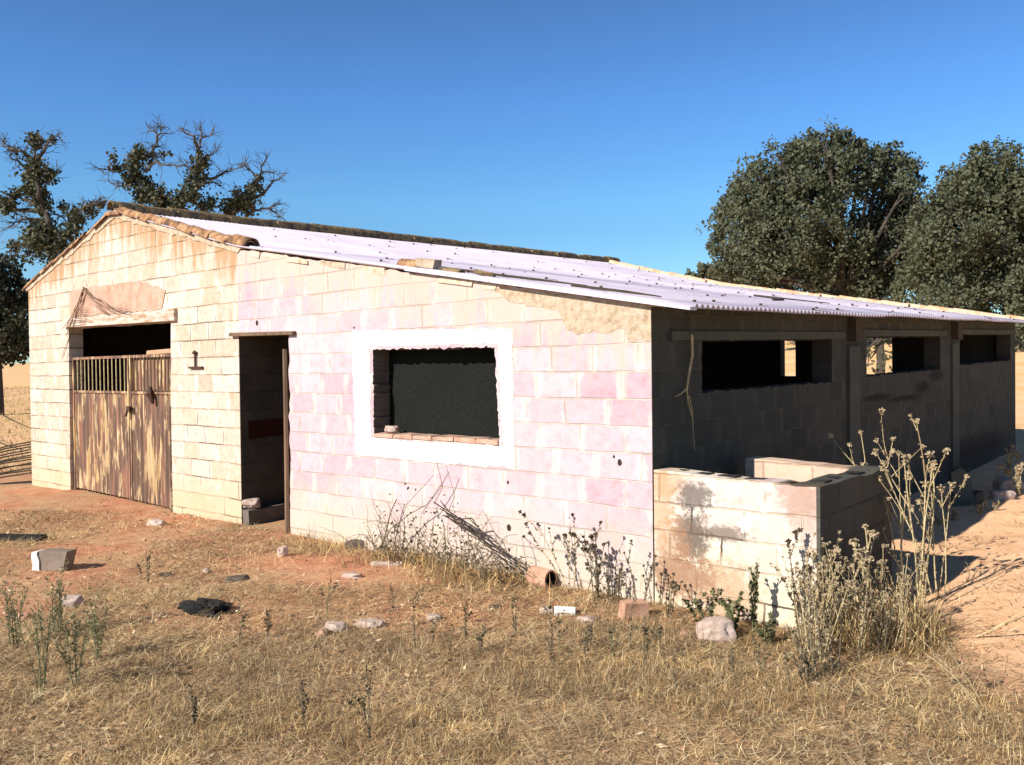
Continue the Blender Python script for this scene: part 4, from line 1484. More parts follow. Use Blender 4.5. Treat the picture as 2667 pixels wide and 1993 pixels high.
# green weeds at the left edge
GL = 'green weeds at the left edge'
for i, (px, py, hh, lab) in enumerate(((105, 1800, 0.62, 'tall grey green weed at the left edge, nearest the camera'), (200, 1790, 0.45, 'grey green weed right of the tall one at the left edge'),
                                       (250, 1720, 0.40, 'thin green weed right of the rounded pale pink stone'), (40, 1690, 0.42, 'green weed cut by the left edge of the photo'),
                                       (150, 1650, 0.40, 'feathery green weed behind the others, in front of the concrete block'))):
    weed(at(px, py), hh, 5, 0.24, lab, cat='plant', group=GL, seed=60 + i, branch=4, mat_='stalk_green', head=None, leaf='leaf_pale', nleaf=36, name='green_weed', leaf_size=0.016, thick=0.003)
# single thin stalks in the foreground
GS = 'thin upright stalks in the yard'
SPOTS = [(850, 1620, .42), (960, 1930, .40), (1085, 1690, .42), (1210, 1660, .30), (1175, 1720, .32), (1440, 1720, .36), (1460, 1700, .35), (1520, 1720, .30), (1545, 1700, .3),
         (1600, 1720, .3), (1640, 1690, .34), (1680, 1740, .32), (1720, 1720, .40), (1250, 1700, .2), (1020, 1600, .22), (385, 1520, .32), (370, 1510, .24), (700, 1660, .22),
         (620, 1680, .2), (1340, 1660, .28), (1900, 1780, .25), (1990, 1760, .3), (2060, 1800, .28), (500, 1900, .25), (1130, 1680, .25), (790, 1880, .2), (1760, 1800, .3)]
for i, (px, py, hh) in enumerate(SPOTS):
    weed(at(px, py), hh, 2 if i % 2 else 1, 0.10, 'thin upright dry stalk sticking out of the short dry grass', group=GS, seed=90 + i, branch=2, mat_='stalk_dark' if i % 3 else 'stalk_green',
         head=None, leaf='leaf_drydark', nleaf=12, name='dry_stalk', thick=0.003, leaf_size=0.018)
# right edge: bent dead stalks and weeds in the distance
weed(at(2560, 1850), 0.62, 3, 0.35, 'thin bowed dead stalks on the sand at the lower right', group=GS, seed=140, branch=1, mat_='stalk', head=None, leaf='leaf_dry', nleaf=6, lean=(-0.5, 0), bend=0.5, thick=0.003, name='dry_stalk')
weed(at(2520, 1660), 0.85, 2, 0.1, 'pale dead stalk bent flat over the sand right of the thicket', group=GT, seed=141, branch=1, mat_='stalk', head=None, leaf='leaf_dry', nleaf=6, lean=(1.6, -1.0), bend=0.3, thick=0.005)
weed(at(2640, 1245), 0.42, 5, 0.4, 'pale weed on the bank behind the white stones at the right edge', group='weeds on the bank', seed=142, branch=2, hr=0.03, nleaf=18, thick=0.008)
weed(at(2660, 1290), 0.35, 5, 0.4, 'pale weed in front of the white stones at the right edge', group='weeds on the bank', seed=143, branch=2, hr=0.03, nleaf=18, thick=0.008)
for i, px in enumerate((2440, 2480, 2545, 2580)):
    weed(at(px, 1365 - (px - 2440) * 0.25), 0.16, 5, 0.6, 'low dry tuft where the wall shadow ends on the sand', group='low tufts along the shadow edge', seed=150 + i, branch=1, head=None, nleaf=12, name='dry_tuft', thick=0.004)

# brushwood leaning on the wall below the window
brush = empty('brushwood', at(1300, 1480))
tag(brush, 'pile of dead brushwood and dark twigs leaning on the wall below the window', 'brushwood')
q = random.Random(14)
inv_b = Matrix.Translation(-Vector(brush.location))


def bwp(u, d, z):
    return inv_b @ (BM @ Vector((-u, -d, z)))


mb = MB()
for i in range(10):
    s_ = q.uniform(-0.10, 0.10)
    pts = []
    for j in range(7):
        f = j / 6
        pts.append(bwp(1.92 - 0.88 * f + q.gauss(0, .05), 0.20 + 0.05 * math.sin(f * 3) + s_ + q.gauss(0, .02), 0.50 - 0.43 * f + 0.06 * math.sin(f * 3.1) + s_ * 0.9 + q.gauss(0, .022)))
    mb.tube(pts, [0.006 * (1 - 0.6 * j / 6) * q.uniform(.6, 1.2) for j in range(7)], 4, cap=False)
mb.build('twig_bundle', M['twig_dark'], brush, recalc=False)
mb = MB()
for i in range(85):
    u0, z0 = q.uniform(1.15, 2.9), q.uniform(0.0, 0.15)
    a = q.uniform(0.3, 2.6)
    ln = q.uniform(0.2, 0.62)
    cv = q.uniform(-2.6, 2.6)
    pts = []
    p = Vector((u0, q.uniform(0.08, 0.45), z0))
    for j in range(8):
        pts.append(bwp(p.x, p.y, p.z))
        p = p + Vector((math.cos(a) * ln / 8, q.gauss(0, .01), math.sin(a) * ln / 8))
        a += cv / 8 + q.gauss(0, .12)
        if p.z < 0.01:
            p.z = 0.01
    mb.tube(pts, [0.0036 * (1 - 0.6 * j / 7) for j in range(8)], 4, cap=False)
for (pp, r) in ((((2.75, .2, .1), (2.6, .2, .28), (2.4, .16, .42), (2.2, .14, .52), (2.02, .12, .72), (1.96, .1, .82)), 0.010), (((2.1, .14, .55), (2.02, .12, .68), (2.1, .1, .86), (2.13, .1, .95)), 0.007),
               (((2.5, .2, .3), (2.45, .15, .5), (2.2, .12, .72), (2.15, .1, .78)), 0.006), (((2.85, .1, .05), (2.72, .1, .4), (2.66, .08, .52)), 0.013)):
    mb.tube([bwp(*p_) for p_ in pp], [0.55 * r * (1 - 0.5 * i / len(pp)) for i in range(len(pp))], 5)
mb.build('branches', M['twig'], brush, recalc=False)
rb = np.random.RandomState(4)
ub = rb.uniform(1.05, 2.75, 700)
zb_ = np.abs(rb.normal(0, 0.16, 700)) * (0.5 + 0.8 * (ub > 1.5)) + 0.02
db = rb.uniform(0.05, 0.42, 700)
leaves_np('dried_leaves', np.array([tuple(bwp(a_, b_, c_)) for a_, b_, c_ in zip(ub, db, zb_)]), 0.035, M['leaf_drydark'], brush, rb)

# dark stick hurdle leaning at the left end of the barn
hur = empty('stick_hurdle', at(60, 1265))
tag(hur, 'dark hurdle of parallel sticks leaning at the left end of the barn', 'hurdle')
base_ = Vector(hur.location)
q = random.Random(6)
mb = MB()
for i in range(13):
    p0 = at(-90 + i * 6, 1262, 0.05 + i * 0.028) - base_
    f = i / 12
    a = Vector((-0.9, -0.1, 0.02 + 0.50 * f * 0.75))
    c_ = Vector((0.22, 0.25 + 0.1 * f, 0.20 + 0.50 * f))
    mb.tube([a + Vector((q.gauss(0, .02), 0, q.gauss(0, .012))), (a + c_) / 2 + Vector((0, 0, q.gauss(.03, .015))), c_], [0.014, 0.012, 0.009], 5)
mb.build('sticks', M['twig_dark'], hur, recalc=False)
mb = MB()
mb.tube([(0.20, 0.28, -0.1), (0.21, 0.28, 0.80)], [0.02, 0.016], 5)
mb.tube([(-0.55, 0.1, -0.1), (-0.52, 0.1, 0.45)], [0.02, 0.016], 5)
mb.build('stake', M['twig_dark'], hur, recalc=False)
for k, (x0, z0, x1, z1, lab) in enumerate(((-30, 1060, 85, 1118, 'long thin dead branch slanting across the field at the left edge, upper one'), (-30, 1140, 60, 1172, 'short dead branch slanting across the field at the left edge, lower one'))):
    mb = MB()
    A = deep(x0, z0, 14.6)
    B = deep(x1, z1, 14.2)
    mb.tube([A, A.lerp(B, .5) + Vector((0, 0, -.02)), B], [0.012, 0.01, 0.006], 5)
    C_ = A.lerp(B, 0.2)
    mb.tube([C_, Vector((C_.x - 0.2, C_.y + 0.05, ground_z(C_.x - 0.2, C_.y) - 0.03))], [0.014, 0.02], 5)
    tag(mb.build('dead_branch', M['twig_dark']), lab, 'branch', 'dead branches at the left end')

# ------------------------------------------------------------------ grass and straw
rs = np.random.RandomState(5)


def blades(n_, xr, yr, h, w, dens, lay=0.0, seed=1, seg=4, curl=0.5):
    r_ = np.random.RandomState(seed)
    pts = []
    need = n_
    while need > 0:
        x = r_.uniform(xr[0], xr[1], need * 2)
        y = r_.uniform(yr[0], yr[1], need * 2)
        k = r_.uniform(0, 1, need * 2) < dens(x, y)
        sel = np.stack([x[k], y[k]], 1)[:need]
        pts.append(sel)
        need -= len(sel)
    P_ = np.concatenate(pts)[:n_]
    z = np.array([ground_z(a, c_) for a, c_ in P_])
    a = r_.uniform(0, 2 * np.pi, n_)
    hh = h * r_.uniform(0.4, 1.35, n_)
    tilt = np.clip(np.abs(r_.normal(0.95, 0.5, n_)), 0, 1.52) if not lay else np.clip(r_.normal(1.42, 0.12, n_), 0.9, 1.55)
    cu = r_.uniform(0, curl, n_)
    side_turn = r_.normal(0, 1.1 if lay else 0.5, n_)
    ww = w * r_.uniform(0.6, 1.4, n_)
    out = np.zeros((n_, seg, 2, 3))
    p = np.stack([P_[:, 0], P_[:, 1], z - 0.004 + (r_.uniform(0, 0.02, n_) if lay else 0)], 1)
    ang = a.copy()
    tl = tilt.copy()
    for s_ in range(seg):
        sd_ = np.stack([-np.sin(ang), np.cos(ang), np.zeros(n_)], 1)
        f = 1 - 0.75 * s_ / (seg - 1)
        out[:, s_, 0] = p - sd_ * (ww * f * 0.5)[:, None]
        out[:, s_, 1] = p + sd_ * (ww * f * 0.5)[:, None]
        st_ = hh / (seg - 1)
        p = p + np.stack([np.cos(ang) * np.sin(tl), np.sin(ang) * np.sin(tl), np.cos(tl)], 1) * st_[:, None]
        tl = np.minimum(tl + cu / seg * (0.3 if lay else 1.3), 1.62 if lay else 2.2)
        ang = ang + side_turn / seg
    return out


def vnoise(x, y, s_, seed):
    r_ = np.random.RandomState(seed)
    v_ = np.zeros_like(x)
    for _ in range(7):
        a = r_.uniform(0, 6.28)
        k = s_ * r_.uniform(0.6, 1.9)
        v_ += np.sin((x * np.cos(a) + y * np.sin(a)) * k + r_.uniform(0, 6.28))
    return 0.5 + v_ / 9.0


def ss(a, b_, t_):
    t_ = np.clip((t_ - a) / (b_ - a), 0, 1)
    return t_ * t_ * (3 - 2 * t_)


def in_view(x, y, pad=0.4):
    return (np.abs(x) < y * 0.60 + pad)


def sand_np(x, y):
    return ss(-0.3, 0.5, x + 0.30 * y - 3.75 + 0.8 * (vnoise(x, y, 1.5, 3) - 0.5))


def outside(x, y):
    dx, dy = x - CX, y - CY
    u = -dx * CYW + dy * SYW
    v = dx * SYW + dy * CYW
    return ~((v > -0.03) & (u < 11.3) & (u > -0.02))


def d_fg(x, y):
    n_ = vnoise(x, y, 4.0, 1)
    d = 1 - ss(4.7, 5.9, y + 1.2 * (vnoise(x, y, 1.6, 2) - 0.5) + 0.35 * np.maximum(0, -x - 0.5))
    d = d * (0.05 + 0.95 * ss(0.42, 0.60, n_)) * (1 - 0.97 * sand_np(x, y) * ss(4.1, 4.7, y))
    return d * in_view(x, y) * outside(x, y)


def d_mid(x, y):
    n_ = vnoise(x, y, 2.6, 8) * 0.6 + vnoise(x, y, 7.0, 9) * 0.4
    d = ss(0.48, 0.66, n_) * (1 - 0.92 * sand_np(x, y))
    return d * in_view(x, y, 0.8) * outside(x, y)


def d_wall(x, y):
    dx, dy = x - CX, y - CY
    u = -dx * CYW + dy * SYW
    v = dx * SYW + dy * CYW
    d = ss(-0.75, -0.05, v) * (v < -0.02) * ((u > 0.3) & (u < 4.2))
    d = d * (0.15 + ss(0.42, 0.6, vnoise(x, y, 5, 21))) * (0.4 + 0.6 * ((u > 1.0) & (u < 3.0)))
    return d


def d_thick(x, y):
    dx, dy = x - CX, y - CY
    w = ((x - 2.22) / 0.40) ** 2 + ((y - 5.55) / 0.55) ** 2
    return (1 - ss(0.5, 1.2, w)) * outside(x, y) * ~((x < 1.95) & (y > 5.45))


parts_ = [blades(56000, (-3.2, 3.2), (3.3, 6.6), 0.060, 0.0031, d_fg, seed=1, curl=2.6),
          blades(9000, (-6, 5), (4.5, 10.5), 0.075, 0.0045, d_mid, seed=2, curl=2.2),
          blades(3600, (-3, 1.2), (5.5, 10), 0.17, 0.0055, d_wall, seed=3, curl=1.2)]
gr = np_strips('dry_grass', np.concatenate(parts_), M['grass'])
tag(gr, 'short tangled dry grass covering the foreground and creeping to the wall', 'grass', kind='stuff')
ds = np_strips('dead_stems', np.concatenate([blades(2600, (-1.6, 2.1), (4.5, 5.75), 0.17, 0.0030, lambda x, y: ss(0.45, 0.65, vnoise(x, y, 5, 51)) * outside(x, y), seed=52, curl=0.5),
                                            blades(1500, (-2.6, 2.2), (3.4, 5.0), 0.13, 0.0028, lambda x, y: ss(0.5, 0.7, vnoise(x, y, 4, 53)) * outside(x, y), seed=54, curl=0.6)]), M['stem_dark'])
tag(ds, 'thin dark dead stems standing thickly among the short grass', 'dead stems', kind='stuff')
th = np_strips('dry_undergrowth', blades(4200, (1.7, 3.1), (4.8, 6.3), 0.26, 0.0060, d_thick, seed=6, curl=0.7), M['grass'])
tag(th, 'dense dry undergrowth at the foot of the thistles beside the pen', 'undergrowth', kind='stuff')
parts_ = [blades(62000, (-3.4, 3.4), (3.3, 7.0), 0.13, 0.0033, lambda x, y: (0.35 + 0.65 * vnoise(x, y, 3, 4)) * (1 - 0.95 * sand_np(x, y) * ss(4.1, 4.7, y)) * (1 - 0.55 * ss(5.4, 6.2, y)) * in_view(x, y) * outside(x, y), lay=1, seed=11),
          blades(27000, (-7, 5), (5, 11), 0.15, 0.0040, lambda x, y: (0.10 + ss(0.36, 0.60, vnoise(x, y, 2.2, 14))) * (1 - 0.93 * sand_np(x, y)) * in_view(x, y, 1) * outside(x, y), lay=1, seed=12),
          blades(2500, (1.5, 9), (4, 13), 0.10, 0.005, lambda x, y: ss(0.5, 0.7, vnoise(x, y, 3, 17)) * in_view(x, y, 1) * outside(x, y), lay=1, seed=13)]
st_ = np_strips('straw_litter', np.concatenate(parts_), M['straw'])
tag(st_, 'loose straw and dead grass litter strewn over the yard', 'straw', kind='stuff')
ff = np_strips('field_grass', blades(9000, (-34, -7), (15, 60), 0.13, 0.03, lambda x, y: outside(x, y) * (x > -0.66 * y) * (x < -0.5 * y), seed=31, curl=1.0), M['grass_far'])
tag(ff, 'sparse pale grass of the far field on the left', 'grass', kind='stuff')


# dead leaves and chaff on the soil
rl = np.random.RandomState(61)
lx, ly = rl.uniform(-7, 4.5, 90000), rl.uniform(3.6, 11, 90000)
kk_ = (rl.uniform(0, 1, 90000) < (0.15 + ss(0.40, 0.62, vnoise(lx, ly, 2.4, 62))) * (1 - 0.93 * sand_np(lx, ly)) * 0.42) & in_view(lx, ly, 1) & outside(lx, ly)
lx, ly = lx[kk_], ly[kk_]
lc = np.stack([lx, ly, np.array([ground_z(a, b_) for a, b_ in zip(lx, ly)]) + rl.uniform(0.003, 0.015, len(lx))], 1)
ld = np.stack([rl.normal(0, 1, len(lx)), rl.normal(0, 1, len(lx)), rl.normal(0, 0.22, len(lx))], 1)
ld /= np.linalg.norm(ld, axis=1, keepdims=True)
le = np.stack([-ld[:, 1], ld[:, 0], rl.normal(0, 0.3, len(lx))], 1)
lsz = (0.008 + 0.026 * rl.uniform(0, 1, (len(lx), 1)) ** 2)
lv_ = np.stack([lc - ld * lsz, lc + le * lsz * 0.35, lc + ld * lsz, lc - le * lsz * 0.35], 1)
ll_ = np_quads('leaf_litter', lv_, M['litter'])
tag(ll_, 'dead leaves and chaff scattered over the red soil', 'leaf litter', kind='stuff')
# clods and grit
rg = np.random.RandomState(41)
gv = []
n_ = 0
while n_ < 5200:
    x_, y_ = rg.uniform(-6, 6), rg.uniform(3.5, 12)
    if abs(x_) < y_ * 0.6 + .5 and bool(outside(np.array([x_]), np.array([y_]))[0]):
        gv.append((x_, y_, ground_z(x_, y_)))
        n_ += 1
gv = np.array(gv)
sz_ = 0.005 + 0.016 * rg.uniform(0, 1, len(gv)) ** 4
gd = rg.normal(0, 1, (len(gv), 6, 3)) * 0.25
oct_ = np.array([(1, 0, 0), (0, 1, 0), (-1, 0, 0), (0, -1, 0), (0, 0, 0.7), (0, 0, -0.6)], float)
ov = gv[:, None] + (oct_[None] + gd) * sz_[:, None, None]
tri = np.array([(0, 1, 4), (1, 2, 4), (2, 3, 4), (3, 0, 4), (1, 0, 5), (2, 1, 5), (3, 2, 5), (0, 3, 5)])
go_ = np_quads('grit', ov[:, tri].reshape(-1, 3, 3), M['grit'], None, k=3)
tag(go_, 'small clods and grit scattered over the soil', 'grit', kind='stuff')

# ------------------------------------------------------------------ trees
def crown_leaves(name, lobes, per_m2, size, mat_, parent, seed, fill=0.55, clump=1.0, thr=0.36, up=0.0):
    r_ = np.random.RandomState(seed)
    Cs = []
    for (c_, r) in lobes:
        n_ = int(per_m2 * 4 * math.pi * r * r)
        d = r_.normal(0, 1, (n_, 3))
        d /= np.linalg.norm(d, axis=1, keepdims=True)
        rad = r * (fill + (1.08 - fill) * r_.uniform(0, 1, (n_, 1)) ** 0.7)
        lump = np.zeros(n_)
        for _ in range(6):
            k = r_.normal(0, 1, 3)
            k /= np.linalg.norm(k)
            lump += np.sin((d @ k) * r_.uniform(3, 8) * max(1.0, r) + r_.uniform(0, 6.28))
        rad = rad * (1 + 0.12 * lump[:, None])
        Cs.append(np.array(c_)[None] + d * rad)
    C = np.concatenate(Cs)
    v_ = np.zeros(len(C))
    for _ in range(10):
        k = r_.normal(0, 1, 3)
        k *= clump * r_.uniform(2.0, 6.5) / np.linalg.norm(k)
        v_ += np.sin(C @ k + r_.uniform(0, 6.28))
    C = C[(0.5 + v_ / 12) > thr + r_.normal(0, 0.06, len(C))]
    return leaves_np(name, C, size, mat_, parent, r_, 0.7, up)


def limb(mb_, pts, r0, r1, n=6):
    k = len(pts)
    mb_.tube(pts, [r0 + (r1 - r0) * i / (k - 1) for i in range(k)], n, cap=True)


def oak(label, lobes_px, depth, base_px, seed, per, size, trunk_r=0.35, mat_='leaf', dj=1.2, group='holm oaks behind the barn', thr=0.36, name='holm_oak', clump=1.0):
    q_ = random.Random(seed)
    g_ = deep(base_px, 900, depth)
    base = Vector((g_.x, g_.y, ground_z(g_.x, g_.y)))
    root = empty(name, base)
    tag(root, label, 'tree', group)
    lobes = []
    for (px, py, pr) in lobes_px:
        r = pr * depth / FPX
        p = deep(px, py, depth + q_.uniform(-dj, dj))
        lobes.append((tuple(p - base), r))
    for (c_, r) in list(lobes):
        if r > 0.9:
            for _ in range(4):
                d = Vector((q_.gauss(0, 1), q_.gauss(-0.3, 0.7), q_.gauss(0.5, 0.8))).normalized() * r * q_.uniform(0.9, 1.12)
                lobes.append(((c_[0] + d.x, c_[1] + d.y, c_[2] + d.z), r * q_.uniform(0.20, 0.34)))
    # the side of the crown away from the road
    for (c_, r) in list(lobes):
        if r > 1.0:
            lobes.append(((c_[0] + q_.uniform(-.5, .5), c_[1] + 1.6 * r, c_[2] + q_.uniform(-.4, .3)), r * 0.9))
    crown_leaves('crown', lobes, per, size, M[mat_], root, seed, thr=thr, clump=clump)
    mb_ = MB()
    fork = Vector((q_.uniform(-.2, .2), 0, 2.2))
    limb(mb_, [Vector((0, 0, -0.3)), Vector((0.05, 0, 0.8)), fork], trunk_r * 1.25, trunk_r * 0.8, 10)
    for (c_, r) in lobes[:len(lobes_px)]:
        c_ = Vector(c_)
        mid = fork.lerp(c_, 0.5) + Vector((q_.gauss(0, .3), q_.gauss(0, .3), q_.uniform(-.3, .3)))
        limb(mb_, [fork, mid, c_], trunk_r * 0.38, 0.03, 6)
        for _ in range(4):
            d = Vector((q_.gauss(0, 1), q_.gauss(0, 1), q_.gauss(0.2, 1))).normalized()
            limb(mb_, [c_.lerp(mid, 0.3), c_ + d * r * 0.9], 0.04, 0.01, 4)
    mb_.build('trunk', M['bark'], root, recalc=False)
    return root


oak('large dark green holm oak behind the roof, left of the two big trees',
    [(2130, 425, 80), (2040, 470, 88), (2210, 450, 70), (2320, 455, 66), (1975, 545, 88), (2100, 545, 100), (2350, 500, 40), (1915, 640, 58), (2010, 640, 100), (2140, 640, 95), (2290, 600, 80),
     (2220, 720, 70), (2080, 730, 90), (1960, 720, 60), (2330, 690, 75), (2380, 610, 50), (1862, 655, 16), (1880, 600, 22), (2300, 775, 60), (2160, 790, 60), (2400, 690, 75), (2395, 600, 62), (2350, 640, 60), (2430, 570, 46), (2270, 430, 30), (2150, 370, 34), (2085, 400, 30), (2240, 385, 24), (1940, 470, 24), (1895, 560, 24), (2380, 470, 26), (2345, 420, 22), (2400, 535, 46), (2365, 520, 50), (2415, 640, 60), (2120, 352, 22), (2180, 360, 18), (2020, 400, 22), (1965, 440, 18), (1870, 700, 24), (1850, 640, 14), (2290, 395, 20), (2370, 430, 16)], 38, 2200, 3, 165, 0.150, 0.42, thr=0.385, clump=0.75)
oak('large green holm oak at the right edge behind the roof',
    [(2580, 465, 78), (2660, 450, 85), (2510, 520, 66), (2600, 580, 110), (2490, 620, 80), (2430, 640, 52), (2560, 700, 110), (2440, 730, 80), (2670, 660, 110), (2740, 560, 120), (2430, 560, 52), (2470, 545, 50),
     (2480, 800, 70), (2640, 790, 90), (2720, 760, 110), (2740, 870, 70), (2420, 590, 46), (2450, 560, 40), (2480, 470, 30), (2550, 405, 30), (2440, 500, 22), (2625, 395, 26)], 33, 2690, 4, 175, 0.140, 0.42, thr=0.385, clump=0.75)
oak('small distant oak just above the roof line left of the big holm oaks', [(1835, 712, 20), (1870, 708, 24), (1905, 714, 26), (1800, 722, 14)], 85, 1865, 7, 60, 0.45, 0.3, dj=0.5)
oak('dark evergreen bush seen through the middle window of the shaded wall', [(2270, 900, 50), (2330, 890, 46), (2300, 930, 40), (2240, 930, 36)], 27, 2290, 19, 60, 0.15, 0.12, dj=0.3, thr=0.42, mat_='leaf', name='evergreen_bush')
oak('dark bushy holm oak cut by the left edge beyond the gable',
    [(5, 730, 62), (50, 765, 48), (-60, 760, 80), (20, 820, 60), (62, 835, 42), (10, 920, 34), (50, 915, 30), (-30, 920, 40), (80, 905, 26), (-40, 860, 70), (30, 885, 40), (68, 895, 34), (30, 690, 34), (85, 800, 40)], 34, -20, 9, 75, 0.18, 0.3, mat_='leaf_dark', thr=0.30)


def gnarled(label, limbs, tufts, depth, seed, base_px, s_=2.911, oy=320.0, group='half dead oaks behind the gable'):
    """old pollarded oak: crooked limbs carrying sleeves of leaves, bare dead tips"""
    q_ = random.Random(seed)
    r_ = np.random.RandomState(seed)

    def W(p, d):
        return deep(p[0] / s_, oy + p[1] / s_, depth + d)
    g_ = deep(base_px, 900, depth)
    base = Vector((g_.x, g_.y, ground_z(g_.x, g_.y)))
    root = empty('gnarled_oak', base)
    tag(root, label, 'tree', group)
    trunk = MB()
    dead = MB()
    Cs = []
    for (pts, r0, r1, leafy) in limbs:
        d0 = 0.0
        P3 = []
        for i, p in enumerate(pts):
            P3.append(W(p, d0) - base)
            d0 += q_.uniform(-0.45, 0.45)
        if leafy == 'trunk':
            P3 = [Vector((P3[0].x * 0.5, 0, -0.3)), Vector((P3[0].x * 0.8, 0, P3[0].z * 0.5))] + P3
        # break every stretch into crooked bits
        Q = [P3[0]]
        for a, c_ in zip(P3[:-1], P3[1:]):
            for f in (0.34, 0.67, 1.0):
                k = (c_ - a).length * 0.06
                Q.append(a.lerp(c_, f) + (Vector((q_.gauss(0, k), q_.gauss(0, k), q_.gauss(0, k))) if f < 1 else Vector()))
        mbx = trunk if r0 > 0.09 else dead
        kk = len(Q)
        r0b, r1b = (r0, r1) if r0 < 0.09 else (r0 * 0.42, r1 * 0.5)
        mbx.tube(Q, [r0b + (r1b - r0b) * i / (kk - 1) for i in range(kk)], 7 if r0 > 0.09 else 5)
        # bare twigs
        for i in range(2, kk):
            if r0 < 0.09 or i > kk * 0.5:
                for _ in range(3 if r0 < 0.09 else 2):
                    d = (Q[i] - Q[i - 1]).normalized() + Vector((q_.gauss(0, .9), q_.gauss(0, .9), q_.gauss(0.1, .8)))
                    ln = q_.uniform(0.18, 0.55)
                    m1 = Q[i] + d.normalized() * ln * 0.5
                    m2 = m1 + (d.normalized() + Vector((q_.gauss(0, .4), q_.gauss(0, .4), q_.gauss(0, .4)))).normalized() * ln * 0.5
                    dead.tube([Q[i], m1, m2], [0.012, 0.008, 0.004], 4, cap=False)
                    m3 = m1 + Vector((q_.gauss(0, 1), q_.gauss(0, 1), q_.gauss(0.2, 1))).normalized() * ln * 0.45
                    dead.tube([m1, m1.lerp(m3, 0.5) + Vector((q_.gauss(0, .02), 0, q_.gauss(0, .02))), m3], [0.007, 0.005, 0.003], 3, cap=False)
    for (x, y, r, n_) in tufts:
        c_ = W((x, y), q_.uniform(-.4, .4)) - base
        rr_ = r / s_ * depth / FPX
        n_ = int(n_ * 1.9)
        d = r_.normal(0, 1, (n_, 3)) * np.array([rr_, rr_, rr_]) * 0.56
        k = np.sin(d @ (r_.normal(0, 1, 3) * 3.4 / rr_) + r_.uniform(0, 6)) + np.sin(d @ (r_.normal(0, 1, 3) * 3.8 / rr_) + r_.uniform(0, 6))
        d = d[k > -0.55]
        Cs.append(np.array(tuple(c_))[None] + d)
    trunk.build('trunk', M['bark'], root, recalc=False)
    dead.build('dead_branches', M['dead_wood'], root, recalc=False)
    leaves_np('foliage', np.concatenate(Cs), 0.115, M['leaf_thin'], root, r_, 0.65)


gnarled('half dead oak with a leaf-covered trunk at the left edge, leftmost of the three',
        [(((420, 900), (370, 750), (320, 600), (290, 480), (260, 380), (265, 300)), 0.26, 0.12, 'trunk'), (((265, 300), (275, 160), (262, 110)), 0.10, 0.03, 0),
         (((275, 290), (340, 200), (400, 120), (440, 80)), 0.06, 0.015, 0), (((260, 280), (180, 220), (100, 200), (30, 180), (20, 140)), 0.06, 0.015, 0),
         (((200, 340), (130, 280), (80, 260)), 0.05, 0.015, 0), (((320, 650), (230, 600), (160, 570), (100, 560)), 0.07, 0.02, 0), (((320, 700), (200, 660), (100, 660), (40, 650)), 0.08, 0.02, 0),
         (((330, 740), (200, 730), (120, 750), (80, 790)), 0.05, 0.015, 0), (((300, 470), (380, 420), (430, 380)), 0.05, 0.015, 0), (((400, 910), (240, 915), (130, 940), (40, 1000)), 0.06, 0.015, 0),
         (((400, 1000), (480, 930), (530, 800), (540, 720), (480, 630)), 0.14, 0.03, 0), (((550, 760), (620, 650), (700, 620), (780, 600)), 0.06, 0.015, 0), (((400, 690), (480, 720), (530, 790)), 0.03, 0.01, 0)],
        [(270, 140, 50, 170), (260, 340, 70, 300), (270, 400, 75, 330), (270, 480, 80, 360), (290, 560, 70, 300), (330, 640, 55, 200), (390, 400, 50, 150), (200, 500, 45, 90), (50, 630, 70, 260), (110, 540, 40, 60),
         (350, 780, 60, 230), (270, 800, 65, 250), (300, 880, 90, 420), (240, 900, 60, 180), (380, 860, 70, 300), (430, 930, 80, 330), (330, 960, 80, 260), (110, 930, 45, 110), (560, 800, 60, 180), (600, 740, 60, 170), (680, 660, 55, 150), (750, 620, 40, 80), (540, 680, 50, 80), (510, 860, 60, 180), (480, 640, 35, 50),
         (100, 210, 30, 40), (390, 130, 30, 40), (220, 1000, 50, 90)], 25, 3, 155)
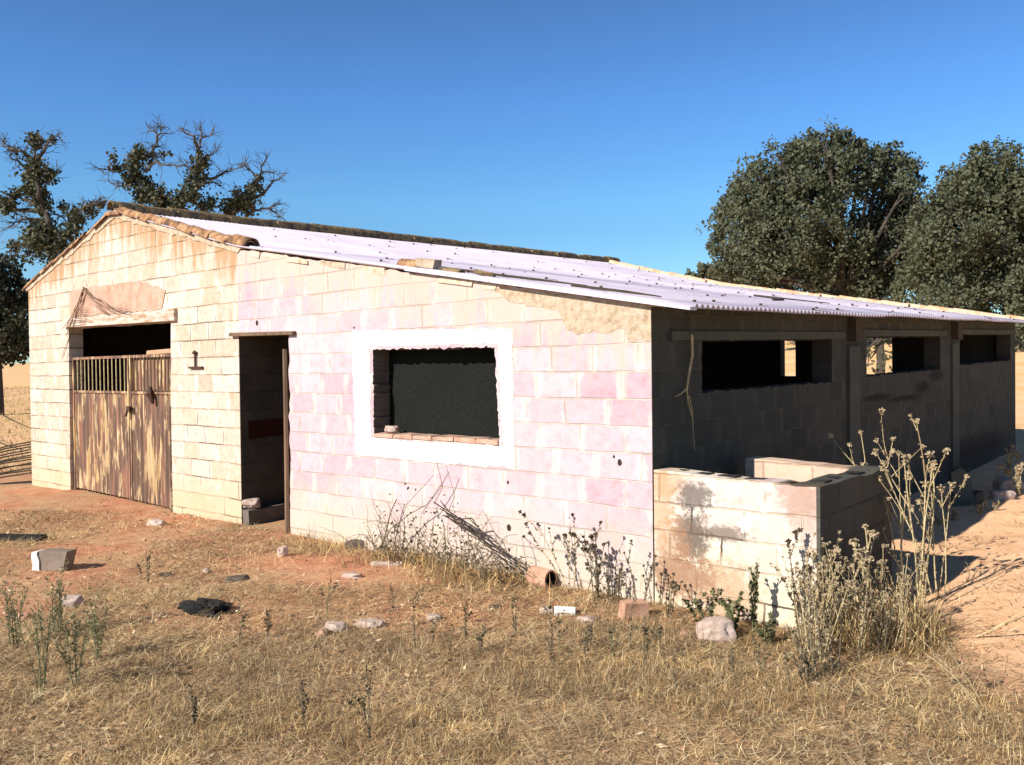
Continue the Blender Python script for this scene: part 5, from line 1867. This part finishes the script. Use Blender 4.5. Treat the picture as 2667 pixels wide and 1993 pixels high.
gnarled('half dead oak with two leafy leaning limbs and bare tops behind the gable peak',
        [(((1260, 720), (1230, 640), (1150, 540), (1050, 420), (1010, 330), (1050, 250)), 0.24, 0.10, 'trunk'), (((1050, 260), (1070, 210)), 0.06, 0.02, 0),
         (((1010, 340), (940, 350), (860, 358), (740, 345)), 0.055, 0.012, 0), (((1070, 275), (1140, 240), (1190, 180), (1190, 90), (1130, 40)), 0.075, 0.015, 0), (((1185, 110), (1220, 60), (1215, 30)), 0.03, 0.01, 0),
         (((1100, 370), (1170, 300), (1250, 320), (1390, 320)), 0.055, 0.012, 0), (((1000, 470), (920, 480), (820, 440)), 0.045, 0.012, 0),
         (((1290, 720), (1350, 640), (1430, 540), (1500, 430), (1520, 300)), 0.20, 0.09, 0), (((1520, 300), (1500, 200), (1470, 100), (1380, 40)), 0.075, 0.015, 0), (((1500, 200), (1530, 110), (1512, 30)), 0.05, 0.012, 0),
         (((1530, 110), (1610, 90)), 0.03, 0.01, 0), (((1540, 420), (1660, 400), (1740, 370), (1830, 340)), 0.05, 0.012, 0), (((1500, 480), (1600, 450), (1670, 480)), 0.045, 0.012, 0), (((1480, 370), (1400, 320)), 0.04, 0.012, 0),
         (((1520, 300), (1590, 250), (1640, 210)), 0.03, 0.01, 0)],
        [(1050, 230, 55, 210), (1010, 320, 55, 210), (1030, 400, 70, 300), (990, 450, 50, 140), (1090, 470, 60, 220), (1060, 550, 60, 180), (1150, 560, 60, 220), (1200, 530, 60, 200), (1240, 600, 60, 220), (880, 345, 35, 60), (860, 270, 40, 60), (1140, 280, 35, 60), (1210, 250, 30, 30), (1280, 240, 25, 24),
         (1520, 300, 60, 220), (1500, 380, 60, 220), (1470, 450, 60, 240), (1420, 540, 60, 250), (1370, 600, 70, 300), (1480, 570, 45, 120), (1540, 430, 40, 80), (1340, 650, 60, 200), (1600, 600, 55, 150), (1540, 640, 45, 120), (1080, 580, 35, 70)], 26, 5, 440)
gnarled('half dead oak with one leafy fork, rightmost of the three behind the ridge',
        [(((1740, 740), (1770, 680), (1880, 600), (1950, 450), (1980, 330), (2020, 250)), 0.16, 0.04, 'trunk'), (((1950, 560), (2050, 470), (2130, 420)), 0.055, 0.012, 0), (((1880, 690), (1960, 665), (2050, 640), (2110, 620)), 0.05, 0.012, 0),
         (((2050, 650), (2100, 690), (2140, 722)), 0.035, 0.01, 0), (((1960, 420), (1880, 350), (1860, 300)), 0.04, 0.012, 0), (((1980, 380), (2100, 390)), 0.035, 0.01, 0), (((1770, 660), (1785, 560), (1800, 490)), 0.05, 0.012, 0)],
        [(1740, 620, 55, 190), (1790, 640, 55, 190), (1830, 600, 55, 170), (1900, 570, 60, 210), (1940, 480, 50, 150), (1890, 500, 35, 50), (1960, 420, 35, 60), (1730, 680, 50, 150), (1880, 650, 55, 160), (1790, 530, 35, 50)], 27, 8, 615)
